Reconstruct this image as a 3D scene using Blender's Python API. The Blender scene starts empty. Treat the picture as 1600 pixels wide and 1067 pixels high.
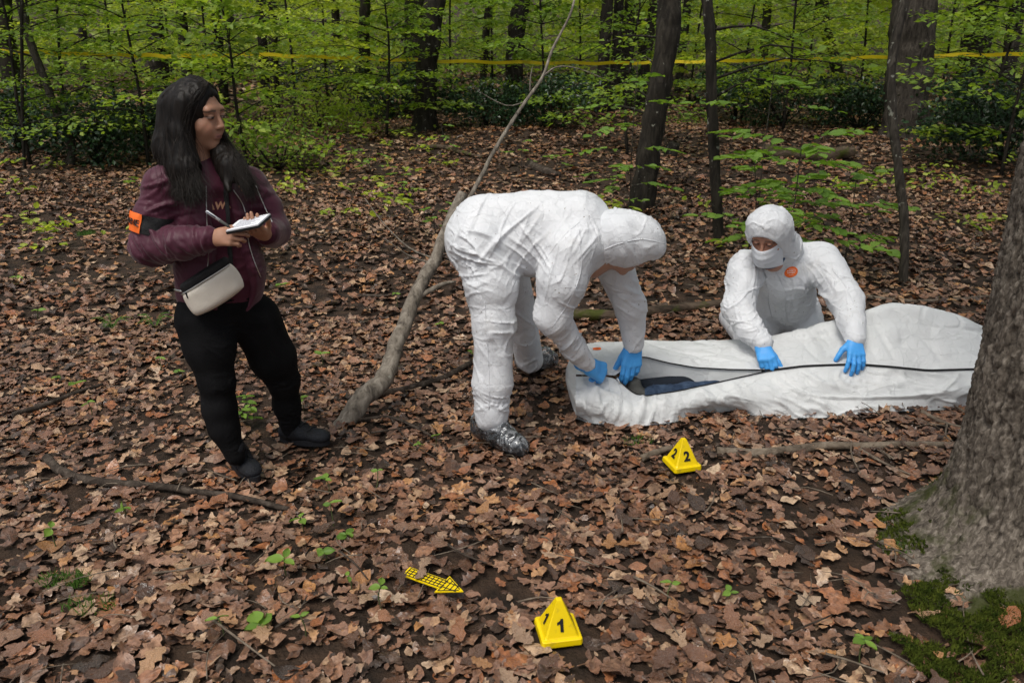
import bpy, math
import numpy as np
from mathutils import Vector, Matrix
from mathutils.bvhtree import BVHTree

# ------------------------------------------------------------------ camera, sky, sun, exposure
scene = bpy.context.scene
COL = scene.collection
CAM = np.array([0.0, 0.0, 1.71]); PITCH = math.radians(20.0); FPX = 1244.0
cam_data = bpy.data.cameras.new('camera'); cam_data.sensor_width = 36.0
cam_data.lens = FPX / 1600.0 * 36.0; cam_data.clip_end = 500.0; cam_data.clip_start = 0.05
cam = bpy.data.objects.new('camera', cam_data); COL.objects.link(cam)
cam.location = CAM; cam.rotation_euler = (math.pi / 2 - PITCH, 0, 0)
cam_data.dof.use_dof = True; cam_data.dof.focus_distance = 3.7; cam_data.dof.aperture_fstop = 6.3
scene.camera = cam
SUN_EL, SUN_AZ = math.radians(64), math.radians(215)
world = bpy.data.worlds.new('World'); scene.world = world; world.use_nodes = True
wn = world.node_tree; wn.nodes.clear()
sky = wn.nodes.new('ShaderNodeTexSky'); sky.sky_type = 'NISHITA'; sky.sun_disc = False
sky.sun_elevation = SUN_EL; sky.sun_rotation = SUN_AZ; sky.dust_density = 4.0; sky.air_density = 1.0
hs = wn.nodes.new('ShaderNodeHueSaturation'); hs.inputs['Saturation'].default_value = 0.30
bg = wn.nodes.new('ShaderNodeBackground'); bg.inputs['Strength'].default_value = 0.10
wo = wn.nodes.new('ShaderNodeOutputWorld')
wn.links.new(sky.outputs[0], hs.inputs['Color']); wn.links.new(hs.outputs[0], bg.inputs[0]); wn.links.new(bg.outputs[0], wo.inputs[0])
sun_data = bpy.data.lights.new('sun', 'SUN'); sun_data.energy = 1.5; sun_data.angle = math.radians(24); sun_data.color = (1.0, 0.95, 0.87)
sun = bpy.data.objects.new('sun', sun_data); COL.objects.link(sun)
_sd = Vector((math.sin(SUN_AZ) * math.cos(SUN_EL), math.cos(SUN_AZ) * math.cos(SUN_EL), math.sin(SUN_EL)))
sun.rotation_euler = _sd.to_track_quat('Z', 'Y').to_euler(); sun.location = _sd * 30
vs = scene.view_settings; vs.view_transform = 'Standard'; vs.look = 'None'; vs.gamma = 1.0; vs.use_curve_mapping = False
vs.exposure = 0.48
scene.cycles.use_denoising = True; scene.cycles.max_bounces = 7; scene.cycles.diffuse_bounces = 4
scene.cycles.transmission_bounces = 5; scene.cycles.transparent_max_bounces = 8; scene.cycles.glossy_bounces = 3

# ------------------------------------------------------------------ numpy helpers
A = lambda *v: np.array(v, dtype=float)
def nrm(v):
    v = np.asarray(v, float); return v / (np.linalg.norm(v, axis=-1, keepdims=True) + 1e-12)
def _h(ix, iy, iz, seed):
    h = (ix.astype(np.int64) * 374761393 + iy.astype(np.int64) * 668265263 + iz.astype(np.int64) * 2147483647 + seed * 1274126177) & 0xffffffff
    h = ((h ^ (h >> 13)) * 1274126177) & 0xffffffff
    h = ((h ^ (h >> 16)) * 2246822519) & 0xffffffff
    return ((h ^ (h >> 15)) & 0xffffff) / float(0xffffff)
def vnoise(p, seed=0):
    p = np.asarray(p, float); i = np.floor(p); f = p - i; f = f * f * (3 - 2 * f); i = i.astype(np.int64)
    r = 0
    for dx in (0, 1):
        for dy in (0, 1):
            for dz in (0, 1):
                w = (f[..., 0] if dx else 1 - f[..., 0]) * (f[..., 1] if dy else 1 - f[..., 1]) * (f[..., 2] if dz else 1 - f[..., 2])
                r = r + w * _h(i[..., 0] + dx, i[..., 1] + dy, i[..., 2] + dz, seed)
    return r
def fbm(p, seed=0, o=3):
    s = 0; a = .5; p = np.asarray(p, float)
    for k in range(o):
        s = s + a * (vnoise(p, seed + k) - .5); p = p * 2.03; a *= .5
    return s
def worley(p, seed=0):
    p = np.asarray(p, float); i = np.floor(p).astype(np.int64)
    f1 = np.full(p.shape[:-1], 9.); f2 = f1.copy()
    for dx in (-1, 0, 1):
        for dy in (-1, 0, 1):
            for dz in (-1, 0, 1):
                c = i + np.array([dx, dy, dz])
                q = c + np.stack([_h(c[..., 0], c[..., 1], c[..., 2], seed + k) for k in (11, 12, 13)], -1)
                d = np.linalg.norm(q - p, axis=-1)
                f2 = np.minimum(f2, np.maximum(f1, d)); f1 = np.minimum(f1, d)
    return f1, f2
def gz(x, y):
    x = np.asarray(x, float); y = np.asarray(y, float)
    r = np.hypot(x, y)
    p = np.stack([x, y, np.zeros_like(x * y)], -1) if np.ndim(x) else np.array([x, y, 0.])
    z = .16 * fbm(p * .55, 3, 2) * np.clip((r - .5) / 6, .25, 1.6) + .05 * fbm(p * 2.2, 5, 2)
    z = z + .03 * np.maximum(y - 5, 0) + .14 * np.maximum(r - 48, 0)
    d = np.hypot((x - 1.88), (y - 2.25)); z = z + .10 * np.exp(-(d / .55) ** 2)
    return z
_cp, _sp = math.cos(PITCH), math.sin(PITCH)
def ray(px, py):
    a = (px - 800.) / FPX; b = (533.5 - py) / FPX
    return np.array([a, _cp + b * _sp, -_sp + b * _cp])
def J(px, py, Y):                      # a photo point at world depth Y
    d = ray(px, py); return CAM + d * (Y / d[1])
def G(px, py, up=0.):                  # a photo point on the ground
    d = ray(px, py); z = 0.
    for _ in range(25):
        t = (z - CAM[2]) / d[2]; q = CAM + d * t; z = .5 * z + .5 * (float(gz(q[0], q[1])) + up)
    return np.array([q[0], q[1], z])
def K(px, py, z):                      # a photo point at world height z
    d = ray(px, py); return CAM + d * ((z - CAM[2]) / d[2])

# ------------------------------------------------------------------ objects
ROOT = {}
def _link(o, parent, loc):
    COL.objects.link(o)
    if parent is not None: o.parent = parent
    else: o.location = loc
def tag(o, label=None, cat=None, group=None, kind=None):
    if label: o['label'] = label
    if cat: o['category'] = cat
    if group: o['group'] = group
    if kind: o['kind'] = kind
    return o
def empty(name, loc, label=None, cat=None, group=None):
    o = bpy.data.objects.new(name, None); o.empty_display_size = .1; _link(o, None, tuple(loc))
    ROOT[o] = np.array(loc, float); return tag(o, label, cat, group)
def base_of(parent):
    while parent.parent is not None: parent = parent.parent
    return ROOT[parent]
def mesh_data(name, v, faces, mat=None, smooth=True, attr=None):
    v = np.ascontiguousarray(v, dtype=np.float32); me = bpy.data.meshes.new(name)
    if isinstance(faces, np.ndarray):
        n = faces.shape[1]; m = len(faces)
        me.vertices.add(len(v)); me.vertices.foreach_set('co', v.ravel())
        me.loops.add(n * m); me.loops.foreach_set('vertex_index', np.ascontiguousarray(faces, dtype=np.int32).ravel())
        me.polygons.add(m); me.polygons.foreach_set('loop_start', np.arange(0, n * m, n, dtype=np.int32))
        me.polygons.foreach_set('loop_total', np.full(m, n, dtype=np.int32))
        me.update(calc_edges=True)
    else:
        me.from_pydata([tuple(q) for q in v], [], faces); me.update()
    me.polygons.foreach_set('use_smooth', np.full(len(me.polygons), smooth))
    if attr:
        for nm, arr in attr.items():
            a = me.attributes.new(nm, 'FLOAT_VECTOR', 'POINT'); a.data.foreach_set('vector', np.ascontiguousarray(arr, dtype=np.float32).ravel())
    if mat: me.materials.append(mat)
    return me
def mk(name, v, faces, mat, parent=None, loc=None, smooth=True, attr=None):
    v = np.asarray(v, float)
    b = base_of(parent) if parent is not None else (np.array(loc, float) if loc is not None else np.zeros(3))
    o = bpy.data.objects.new(name, mesh_data(name, v - b, faces, mat, smooth, attr)); _link(o, parent, tuple(b))
    if parent is None: ROOT[o] = b
    return o
class MB:                              # collects shapes that belong to ONE mesh
    def __init__(s): s.v = []; s.f = []; s.n = 0
    def add(s, v, f):
        s.v.append(np.asarray(v, float)); s.f.append(np.asarray(f) + s.n); s.n += len(v); return s
    def out(s): return np.concatenate(s.v), np.concatenate(s.f)
def spline(pts, n):
    pts = np.asarray(pts, float)
    if len(pts) < 3:
        t = np.linspace(0, 1, n)[:, None]; return pts[0] * (1 - t) + pts[-1] * t
    P = np.vstack([2 * pts[0] - pts[1], pts, 2 * pts[-1] - pts[-2]]); m = len(pts) - 1
    t = np.linspace(0, m - 1e-6, n); i = t.astype(int); f = (t - i)[:, None]
    a, b, c, d = P[i], P[i + 1], P[i + 2], P[i + 3]
    return .5 * (2 * b + (c - a) * f + (2 * a - 5 * b + 4 * c - d) * f ** 2 + (3 * b - 3 * c + d - a) * f ** 3)
def frames(path, ref=None):
    t = nrm(np.gradient(path, axis=0)); u = np.zeros_like(path)
    r = np.array(ref if ref is not None else (0.31, .2, .93), float)
    if ref is None and abs(t[0] @ r) > .9: r = np.array([.9, .3, .1])
    a = nrm(r - t[0] * (r @ t[0]))
    for i in range(len(path)):
        a = nrm(a - t[i] * (a @ t[i])); u[i] = a
    return t, u, np.cross(t, u)
def tube(path, rad, sides=8, rough=0., seed=0, cap=True, flat=1., ref=None, freq=6.):
    path = np.asarray(path, float); n = len(path); rad = np.broadcast_to(np.asarray(rad, float), (n,))
    t, u, w = frames(path, ref); th = np.linspace(0, 2 * np.pi, sides, endpoint=False)
    ring = np.cos(th)[None, :, None] * u[:, None] + np.sin(th)[None, :, None] * w[:, None] * flat
    v = path[:, None] + ring * rad[:, None, None]
    if rough: v = v + ring * (rad[:, None] * rough * 2 * fbm(v * freq / max(rad.max(), .01) * .12, seed, 3))[..., None]
    i = np.arange(n - 1)[:, None] * sides; j = np.arange(sides)[None]; k = (j + 1) % sides
    f = np.stack([i + j, i + k, i + sides + k, i + sides + j], -1).reshape(-1, 4)
    v = v.reshape(-1, 3)
    if cap:
        c0, c1 = len(v), len(v) + 1; v = np.vstack([v, path[0], path[-1]]); j = np.arange(sides); k = (j + 1) % sides
        e0 = np.stack([k, j, np.full(sides, c0), np.full(sides, c0)], -1); e1 = np.stack([j, k, np.full(sides, c1), np.full(sides, c1)], -1); e1[:, :2] += (n - 1) * sides
        f = np.vstack([f, e0[:, [0, 1, 2, 2]], e1[:, [0, 1, 2, 2]]])
        return v, f
    return v, f
def tidy(v, f):                        # quads with a doubled corner become triangles
    return [tuple(q) if q[2] != q[3] else tuple(q[:3]) for q in f.tolist()]
def mk_tube(name, path, rad, mat, parent=None, loc=None, **k):
    v, f = tube(path, rad, **k); return mk(name, v, tidy(v, f), mat, parent, loc)
def box(c, ax, ay, az):                # centre and half-axis vectors
    c, ax, ay, az = [np.asarray(q, float) for q in (c, ax, ay, az)]
    v = np.array([c + i * ax + j * ay + k * az for k in (-1, 1) for j in (-1, 1) for i in (-1, 1)])
    return v, np.array([[0, 2, 3, 1], [4, 5, 7, 6], [0, 1, 5, 4], [2, 6, 7, 3], [0, 4, 6, 2], [1, 3, 7, 5]])

# ------------------------------------------------------------------ smooth blended bodies on a grid (signed distance, surface nets)
def rc(a, b, ra, rb=None, k=.02, flat=None, s=1., op='add'): return dict(t='rc', a=np.array(a, float), b=np.array(b, float), ra=ra, rb=ra if rb is None else rb, k=k, flat=None if flat is None else nrm(flat), s=s, op=op)
def el(c, r, R=None, k=.02, op='add'): return dict(t='el', c=np.array(c, float), r=np.array(r, float), R=np.eye(3) if R is None else np.array(R, float), k=k, op=op)
def chain(pts, rads, k=.02, **q): return [rc(pts[i], pts[i + 1], rads[i], rads[i + 1], k, **q) for i in range(len(pts) - 1)]
def pdist(P, X, Y, Z):
    if P['t'] == 'el':
        R, r, c = P['R'], P['r'], P['c']; x, y, z = X - c[0], Y - c[1], Z - c[2]
        q = [(R[i, 0] * x + R[i, 1] * y + R[i, 2] * z) / r[i] for i in range(3)]
        k0 = np.sqrt(q[0] ** 2 + q[1] ** 2 + q[2] ** 2) + 1e-9
        k1 = np.sqrt((q[0] / r[0]) ** 2 + (q[1] / r[1]) ** 2 + (q[2] / r[2]) ** 2) + 1e-9
        return k0 * (k0 - 1) / k1
    a, b = P['a'], P['b']; d = b - a; L = float(d @ d) + 1e-12
    x, y, z = X - a[0], Y - a[1], Z - a[2]
    t = np.clip((x * d[0] + y * d[1] + z * d[2]) / L, 0, 1)
    x = x - t * d[0]; y = y - t * d[1]; z = z - t * d[2]; r = P['ra'] + (P['rb'] - P['ra']) * t
    if P['flat'] is not None:
        n = P['flat']; c = x * n[0] + y * n[1] + z * n[2]; g = 1 / P['s'] - 1
        l = np.sqrt((x + g * c * n[0]) ** 2 + (y + g * c * n[1]) ** 2 + (z + g * c * n[2]) ** 2); return (l - r) * min(1., P['s'])
    return np.sqrt(x * x + y * y + z * z) - r
def pbox(P):
    if P['t'] == 'el': m = P['r'].max(); return P['c'] - m, P['c'] + m
    m = max(P['ra'], P['rb']) * max(1, P['s']); return np.minimum(P['a'], P['b']) - m, np.maximum(P['a'], P['b']) + m
def field(prims, xs, ys, zs, grow=0.):
    F = np.full((len(xs), len(ys), len(zs)), .5, np.float32); ax = (xs, ys, zs)
    for P in prims:
        lo, hi = pbox(P); m = P['k'] + .03 + abs(grow); sl = []
        for i in range(3):
            a0 = max(np.searchsorted(ax[i], lo[i] - m) - 1, 0); a1 = min(np.searchsorted(ax[i], hi[i] + m) + 1, len(ax[i])); sl.append(slice(a0, a1))
        if any(s.start >= s.stop for s in sl): continue
        d = pdist(P, xs[sl[0]][:, None, None], ys[sl[1]][None, :, None], zs[sl[2]][None, None, :])
        S = F[tuple(sl)]
        if P['op'] == 'add':
            d = d - grow; k = P['k']; h = np.maximum(k - np.abs(S - d), 0) / k; F[tuple(sl)] = np.minimum(S, d) - h * h * k * .25
        else:
            d = -(d); k = P['k']; h = np.maximum(k - np.abs(S - d), 0) / k; F[tuple(sl)] = np.maximum(S, d) + h * h * k * .25
    return F
def nets(F, xs, ys, zs):
    S = F < 0; nx, ny, nz = F.shape
    c = np.zeros((nx - 1, ny - 1, nz - 1), np.int8)
    for i in (0, 1):
        for j in (0, 1):
            for k in (0, 1): c += S[i:nx - 1 + i, j:ny - 1 + j, k:nz - 1 + k]
    I, Jj, Kk = np.nonzero((c > 0) & (c < 8)); idx = np.full(c.shape, -1, np.int64); idx[I, Jj, Kk] = np.arange(len(I))
    acc = np.zeros((len(I), 3)); cnt = np.zeros(len(I)); axs = (xs, ys, zs); B = (I, Jj, Kk)
    for ax in range(3):
        o1, o2 = [q for q in range(3) if q != ax]
        for p in (0, 1):
            for q in (0, 1):
                a = [I.copy(), Jj.copy(), Kk.copy()]; a[o1] = a[o1] + p; a[o2] = a[o2] + q; b = [t.copy() for t in a]; b[ax] = b[ax] + 1
                fa = F[tuple(a)].astype(float); fb = F[tuple(b)].astype(float); m = (fa < 0) != (fb < 0)
                t = np.where(m, fa / np.where(m, fa - fb, 1), 0)
                pos = [axs[d][a[d]] for d in range(3)]; pos[ax] = pos[ax] + t * (axs[ax][b[ax]] - axs[ax][a[ax]])
                acc += np.stack(pos, -1) * m[:, None]; cnt += m
    V = acc / np.maximum(cnt, 1)[:, None]; Q = []
    for ax in range(3):
        o1, o2 = [(1, 2), (2, 0), (0, 1)][ax]
        sa = [slice(None)] * 3; sb = [slice(None)] * 3; sa[ax] = slice(0, -1); sb[ax] = slice(1, None)
        m = S[tuple(sa)] != S[tuple(sb)]; e = list(np.nonzero(m)); ok = np.ones(len(e[0]), bool)
        for o in (o1, o2): ok &= (e[o] > 0) & (e[o] < F.shape[o] - 1)
        e = [q[ok] for q in e]; ins = S[tuple(sa)][tuple(e)]; qs = []
        for p, q in ((-1, -1), (0, -1), (0, 0), (-1, 0)):
            g = [t.copy() for t in e]; g[o1] = g[o1] + p; g[o2] = g[o2] + q; qs.append(idx[tuple(g)])
        qs = np.stack(qs, -1); qs[~ins] = qs[~ins][:, ::-1]; Q.append(qs)
    return V, np.concatenate(Q)
def relax(V, Q, n=2, lam=.5):
    e = np.concatenate([Q[:, [i, (i + 1) % 4]] for i in range(4)])
    cnt = np.bincount(e[:, 0], minlength=len(V)) + np.bincount(e[:, 1], minlength=len(V))
    for _ in range(n):
        s = np.stack([np.bincount(e[:, 0], V[e[:, 1], d], len(V)) + np.bincount(e[:, 1], V[e[:, 0], d], len(V)) for d in range(3)], -1)
        V = V + lam * (s / np.maximum(cnt, 1)[:, None] - V)
    return V
def vnormals(V, Q):
    n = np.cross(V[Q[:, 2]] - V[Q[:, 0]], V[Q[:, 3]] - V[Q[:, 1]]); N = np.zeros_like(V)
    for c in range(4):
        for d in range(3): N[:, d] += np.bincount(Q[:, c], n[:, d], len(V))
    return nrm(N)
def blob(prims, res=.006, grow=0., sm=2, fine=None):
    adds = [P for P in prims if P['op'] == 'add']
    lo = np.min([pbox(P)[0] for P in adds], 0) - .03 - grow; hi = np.max([pbox(P)[1] for P in adds], 0) + .03 + grow
    ax = []
    for d in range(3):
        if not fine: ax.append(np.arange(lo[d], hi[d] + res, res)); continue
        g = [lo[d]]
        while g[-1] < hi[d]:
            r = res
            for (flo, fhi, fr) in fine:
                if flo[d] - fr <= g[-1] <= fhi[d]: r = min(r, fr)
            g.append(g[-1] + r)
        ax.append(np.array(g))
    F = field(prims, *ax, grow); V, Q = nets(F, *ax)
    return relax(V, Q, sm, .45), Q
def keep_main(V, Q):                   # only the largest connected shell
    lab = np.arange(len(V)); e = np.concatenate([Q[:, [i, (i + 1) % 4]] for i in range(4)])
    while True:
        m = np.minimum(lab[e[:, 0]], lab[e[:, 1]]); old = lab.copy()
        np.minimum.at(lab, e[:, 0], m); np.minimum.at(lab, e[:, 1], m); lab = lab[lab]
        if (lab == old).all(): break
    main = np.bincount(lab).argmax(); kv = lab == main; mp = np.cumsum(kv) - 1
    return V[kv], mp[Q[kv[Q[:, 0]]]]
def folds(V, N, strokes):              # strokes: centre, direction across the folds, spacing, reach, height, seed
    d = np.zeros(len(V))
    for (c, n, sp, R, h, sd) in strokes:
        n = nrm(n); q = V - np.asarray(c); R = np.broadcast_to(np.asarray(R, float), (3,)); w = np.exp(-((q / R) ** 2).sum(1) * 1.2)
        x = (q @ n)[:, None]; t = (q - x * n) / (sp * 6.5); p = t + n * x / (sp * 1.35) + 7.3 * sd; p = p + .35 * (vnoise(p * .7, sd + 3) - .5)[:, None] * n
        a = np.maximum(0, 1 - np.abs(vnoise(p, sd) - .5) / .085) ** 1.2; b = np.maximum(0, 1 - np.abs(vnoise(p * 1.9 + 3.1, sd + 50) - .5) / .10); m = np.clip((vnoise(V * (.16 / sp) + sd, sd + 31) - .30) * 3.2, 0, 1)
        d += 1.25 * h * w * m * (a + .6 * b - .2 + 1.3 * (vnoise(p * .55 + 1.7, sd + 9) - .5))
    return V + N * d[:, None]
def ridges(V, N, cell, h, seed=0, w=.09, stretch=(1, 1, 1)):     # thin meandering creases on an otherwise smooth cloth
    p = V * np.array(stretch) / cell; p = p + .5 * np.stack([vnoise(p * .6, seed + q) for q in (21, 22, 23)], -1); n = vnoise(p, seed) - vnoise(p + 5.7, seed + 1)
    a = np.maximum(0, 1 - np.abs(n) / w) ** 1.2 * np.clip((vnoise(p * .5 + 9.1, seed + 2) - .30) * 3.2, 0, 1); return V + N * (h * (a + .9 * (np.abs(n) - .3)))[:, None]
def bone_axis(V, prims):               # direction of the nearest limb at every point
    best = np.full(len(V), 9.); ax = np.tile(A(0, 0, 1.), (len(V), 1))
    for P in prims:
        if P['t'] != 'rc' or P['op'] != 'add': continue
        d = pdist(P, V[:, 0], V[:, 1], V[:, 2]); m = d < best; best[m] = d[m]; ax[m] = nrm(P['b'] - P['a'])
    return ax
def drape(V, Q, ax, sa, sc, out=.016, inn=.012, iters=70, beta=.16, seed=0, start=None, lock=None, noise_amp=.004, cell=.04, sag=0.):
    """cloth cut larger than the body it covers (sa along the limb, sc around it) buckles into folds"""
    V0 = V.copy(); N0 = vnormals(V, Q); n = len(V)
    E = np.concatenate([Q[:, [i, (i + 1) % 4]] for i in range(4)]); E = np.unique(np.sort(E, 1), axis=0); nE = len(E); D = np.concatenate([E, Q[:, [0, 2]], Q[:, [1, 3]]])
    d0 = V[D[:, 1]] - V[D[:, 0]]; L0 = np.linalg.norm(d0, axis=1) + 1e-9; a = (ax[D[:, 0]] + ax[D[:, 1]]) * .5; c2 = ((d0 * a).sum(1) / L0) ** 2
    pat = np.clip(-.55 + 2.9 * vnoise(V * 4.5, seed + 5), .12, 1.9)[D[:, 0]]; rest = L0 * (1 + (sa * c2 + sc * (1 - c2)) * pat); deg = np.bincount(D.ravel(), minlength=n).astype(float); dE = np.bincount(E.ravel(), minlength=n).astype(float); dE[dE == 0] = 1
    V = V + N0 * (noise_amp * 2 * fbm(V / cell, seed, 2))[:, None]
    if start is not None: V = V + (start - V0)
    def lap(W): return np.stack([np.bincount(E[:, 0], W[E[:, 1], k], n) + np.bincount(E[:, 1], W[E[:, 0], k], n) for k in range(3)], -1) / dE[:, None] - W
    for it in range(iters):
        d = V[D[:, 1]] - V[D[:, 0]]; L = np.linalg.norm(d, axis=1) + 1e-9; c = d * ((L - rest) / L * .5)[:, None]
        V = V + 1.5 * np.stack([np.bincount(D[:, 0], c[:, k], n) - np.bincount(D[:, 1], c[:, k], n) for k in range(3)], -1) / deg[:, None]
        V = V - beta * lap(lap(V)); V[:, 2] -= sag
        q = V - V0; h = (q * N0).sum(1); V = V + N0 * (np.clip(h, -inn, out) - h)[:, None]; q = V - V0; t = q - N0 * (q * N0).sum(1)[:, None]; tl = np.linalg.norm(t, axis=1); V = V - t * np.maximum(0, 1 - .02 / np.maximum(tl, 1e-9))[:, None]
        if lock is not None: V = V0 + (V - V0) * lock[:, None]
    return V
def crumple(V, N, cell, h, seed=0, stretch=(1, 1, 1)):
    f1, f2 = worley(V * np.array(stretch) / cell + .35 * fbm(V / cell * .7, seed, 2)[:, None], seed)
    return V + N * (h * (np.clip((f2 - f1), 0, .6) - .25) * 1.7)[:, None]
# ------------------------------------------------------------------ materials
def _nt(name):
    m = bpy.data.materials.new(name); m.use_nodes = True; nt = m.node_tree; nt.nodes.clear()
    out = nt.nodes.new('ShaderNodeOutputMaterial'); return m, nt, out
def nd(nt, t, **k):
    n = nt.nodes.new(t)
    for a, b in k.items():
        if a.startswith('i_'): n.inputs[a[2:].replace('_', ' ')].default_value = b
        else: setattr(n, a, b)
    return n
def mixc(nt, fac, a, b, blend='MIX'):
    n = nd(nt, 'ShaderNodeMix', data_type='RGBA', blend_type=blend)
    for sock, val in ((n.inputs[0], fac), (n.inputs[6], a), (n.inputs[7], b)):
        if hasattr(val, 'is_linked') or hasattr(val, 'links'): nt.links.new(val, sock)
        else: sock.default_value = val if not isinstance(val, tuple) else (*val[:3], 1)
    return n.outputs[2]
def ramp(nt, fac, stops, interp='LINEAR'):
    r = nd(nt, 'ShaderNodeValToRGB'); cr = r.color_ramp; cr.interpolation = interp
    while len(cr.elements) < len(stops): cr.elements.new(.5)
    for e, (p, c) in zip(cr.elements, stops): e.position = p; e.color = (*c, 1) if len(c) == 3 else c
    nt.links.new(fac, r.inputs[0]); return r.outputs[0]
def coords(nt, scale=(1, 1, 1)):
    tc = nd(nt, 'ShaderNodeTexCoord'); mp = nd(nt, 'ShaderNodeMapping'); mp.inputs['Scale'].default_value = scale
    nt.links.new(tc.outputs['Object'], mp.inputs[0]); return mp.outputs[0]
def noise(nt, vec, scale, detail=4., rough=.55, out=0, dist=0.):
    n = nd(nt, 'ShaderNodeTexNoise'); n.inputs['Scale'].default_value = scale; n.inputs['Detail'].default_value = detail
    n.inputs['Roughness'].default_value = rough; n.inputs['Distortion'].default_value = dist; nt.links.new(vec, n.inputs['Vector']); return n.outputs[out]
def pmat(name, c1, c2=None, scale=8., rough=.7, bump=0., bscale=40., stretch=(1, 1, 1), spec=.3, transl=0., metal=0., rvar=.0, sheen=0., tcol=None, lo=.35, hi=.65, bdist=.01, crease=0., cscale=10., subsurf=0., coat=0., wrinkle=(), dirt=False, facet=()):
    m, nt, out = _nt(name); v = coords(nt, stretch); b = nd(nt, 'ShaderNodeBsdfPrincipled')
    b.inputs['Roughness'].default_value = rough; b.inputs['Specular IOR Level'].default_value = spec; b.inputs['Metallic'].default_value = metal
    b.inputs['Sheen Weight'].default_value = sheen; b.inputs['Coat Weight'].default_value = coat; b.inputs['Coat Roughness'].default_value = .15
    if c2 is None: b.inputs['Base Color'].default_value = (*c1, 1); col = None
    else:
        f = noise(nt, v, scale); col = ramp(nt, f, [(lo, c1), (hi, c2)])
        if dirt:
            col = mixc(nt, ramp(nt, noise(nt, v, 75., 1.), [(.745, (0, 0, 0)), (.775, (.75, .75, .75))]), col, (.16, .11, .07)); col = mixc(nt, ramp(nt, noise(nt, v, 3.4, 5, .7), [(.60, (0, 0, 0)), (.78, (.35, .35, .35))]), col, (.46, .41, .34))
        nt.links.new(col, b.inputs['Base Color'])
    if rvar:
        mr = nd(nt, 'ShaderNodeMapRange'); nt.links.new(noise(nt, v, scale * 2.3), mr.inputs[0])
        mr.inputs[1].default_value = .3; mr.inputs[2].default_value = .7; mr.inputs[3].default_value = rough - rvar; mr.inputs[4].default_value = rough + rvar
        nt.links.new(mr.outputs[0], b.inputs['Roughness'])
    if subsurf: b.inputs['Subsurface Weight'].default_value = subsurf; b.inputs['Subsurface Radius'].default_value = (.012, .005, .003); b.inputs['Subsurface Scale'].default_value = 1.
    last = None
    if crease:
        vo = nd(nt, 'ShaderNodeTexVoronoi', feature='DISTANCE_TO_EDGE'); vo.inputs['Scale'].default_value = cscale
        dv = nd(nt, 'ShaderNodeVectorMath', operation='ADD'); ns = noise(nt, v, cscale * .7, 2, .5, 1); nt.links.new(v, dv.inputs[0])
        sc = nd(nt, 'ShaderNodeVectorMath', operation='SCALE'); sc.inputs['Scale'].default_value = .8 / cscale; nt.links.new(ns, sc.inputs[0]); nt.links.new(sc.outputs[0], dv.inputs[1])
        nt.links.new(dv.outputs[0], vo.inputs['Vector']); bp = nd(nt, 'ShaderNodeBump'); bp.inputs['Strength'].default_value = crease; bp.inputs['Distance'].default_value = .02
        mn = nd(nt, 'ShaderNodeMath', operation='MINIMUM'); mn.inputs[1].default_value = .22; nt.links.new(vo.outputs[0], mn.inputs[0]); nt.links.new(mn.outputs[0], bp.inputs['Height']); last = bp.outputs[0]
    if bump:
        bp = nd(nt, 'ShaderNodeBump'); bp.inputs['Strength'].default_value = bump; bp.inputs['Distance'].default_value = bdist
        nt.links.new(noise(nt, v, bscale, 5, .6), bp.inputs['Height'])
        if last is not None: nt.links.new(last, bp.inputs['Normal'])
        last = bp.outputs[0]
    for (fs, slope) in facet:          # flat crumple facets of stiff sheet: every cell leans its own way
        ds = nd(nt, 'ShaderNodeVectorMath', operation='SCALE'); ds.inputs['Scale'].default_value = .55 / fs; nt.links.new(noise(nt, v, fs * .45, 2, .5, 1), ds.inputs[0]); va = nd(nt, 'ShaderNodeVectorMath', operation='ADD'); nt.links.new(v, va.inputs[0]); nt.links.new(ds.outputs[0], va.inputs[1])
        vo = nd(nt, 'ShaderNodeTexVoronoi', feature='F1'); vo.inputs['Scale'].default_value = fs; nt.links.new(va.outputs[0], vo.inputs['Vector']); df = nd(nt, 'ShaderNodeVectorMath', operation='SUBTRACT'); nt.links.new(va.outputs[0], df.inputs[0]); nt.links.new(vo.outputs['Position'], df.inputs[1])
        cs = nd(nt, 'ShaderNodeVectorMath', operation='SUBTRACT'); cs.inputs[1].default_value = (.5, .5, .5); nt.links.new(vo.outputs['Color'], cs.inputs[0]); dt = nd(nt, 'ShaderNodeVectorMath', operation='DOT_PRODUCT'); nt.links.new(df.outputs[0], dt.inputs[0]); nt.links.new(cs.outputs[0], dt.inputs[1])
        bp = nd(nt, 'ShaderNodeBump'); bp.inputs['Strength'].default_value = 1.; bp.inputs['Distance'].default_value = slope; nt.links.new(dt.outputs['Value'], bp.inputs['Height'])
        if last is not None: nt.links.new(last, bp.inputs['Normal'])
        last = bp.outputs[0]
    for (ws, wd, wst) in wrinkle:
        n_ = noise(nt, v, ws, 1.5, .5, 0, .8); sb = nd(nt, 'ShaderNodeMath', operation='SUBTRACT'); sb.inputs[1].default_value = .5; nt.links.new(n_, sb.inputs[0]); ab = nd(nt, 'ShaderNodeMath', operation='ABSOLUTE'); nt.links.new(sb.outputs[0], ab.inputs[0])
        mr = nd(nt, 'ShaderNodeMapRange', interpolation_type='SMOOTHSTEP'); mr.inputs[1].default_value = .035; mr.inputs[2].default_value = .0; nt.links.new(ab.outputs[0], mr.inputs[0]); mu = nd(nt, 'ShaderNodeMath', operation='MULTIPLY'); nt.links.new(mr.outputs[0], mu.inputs[0]); nt.links.new(ramp(nt, noise(nt, v, ws * .6, 1), [(.42, (0, 0, 0)), (.58, (1, 1, 1))]), mu.inputs[1])
        bp = nd(nt, 'ShaderNodeBump'); bp.inputs['Strength'].default_value = wst; bp.inputs['Distance'].default_value = wd; nt.links.new(mu.outputs[0], bp.inputs['Height'])
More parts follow.
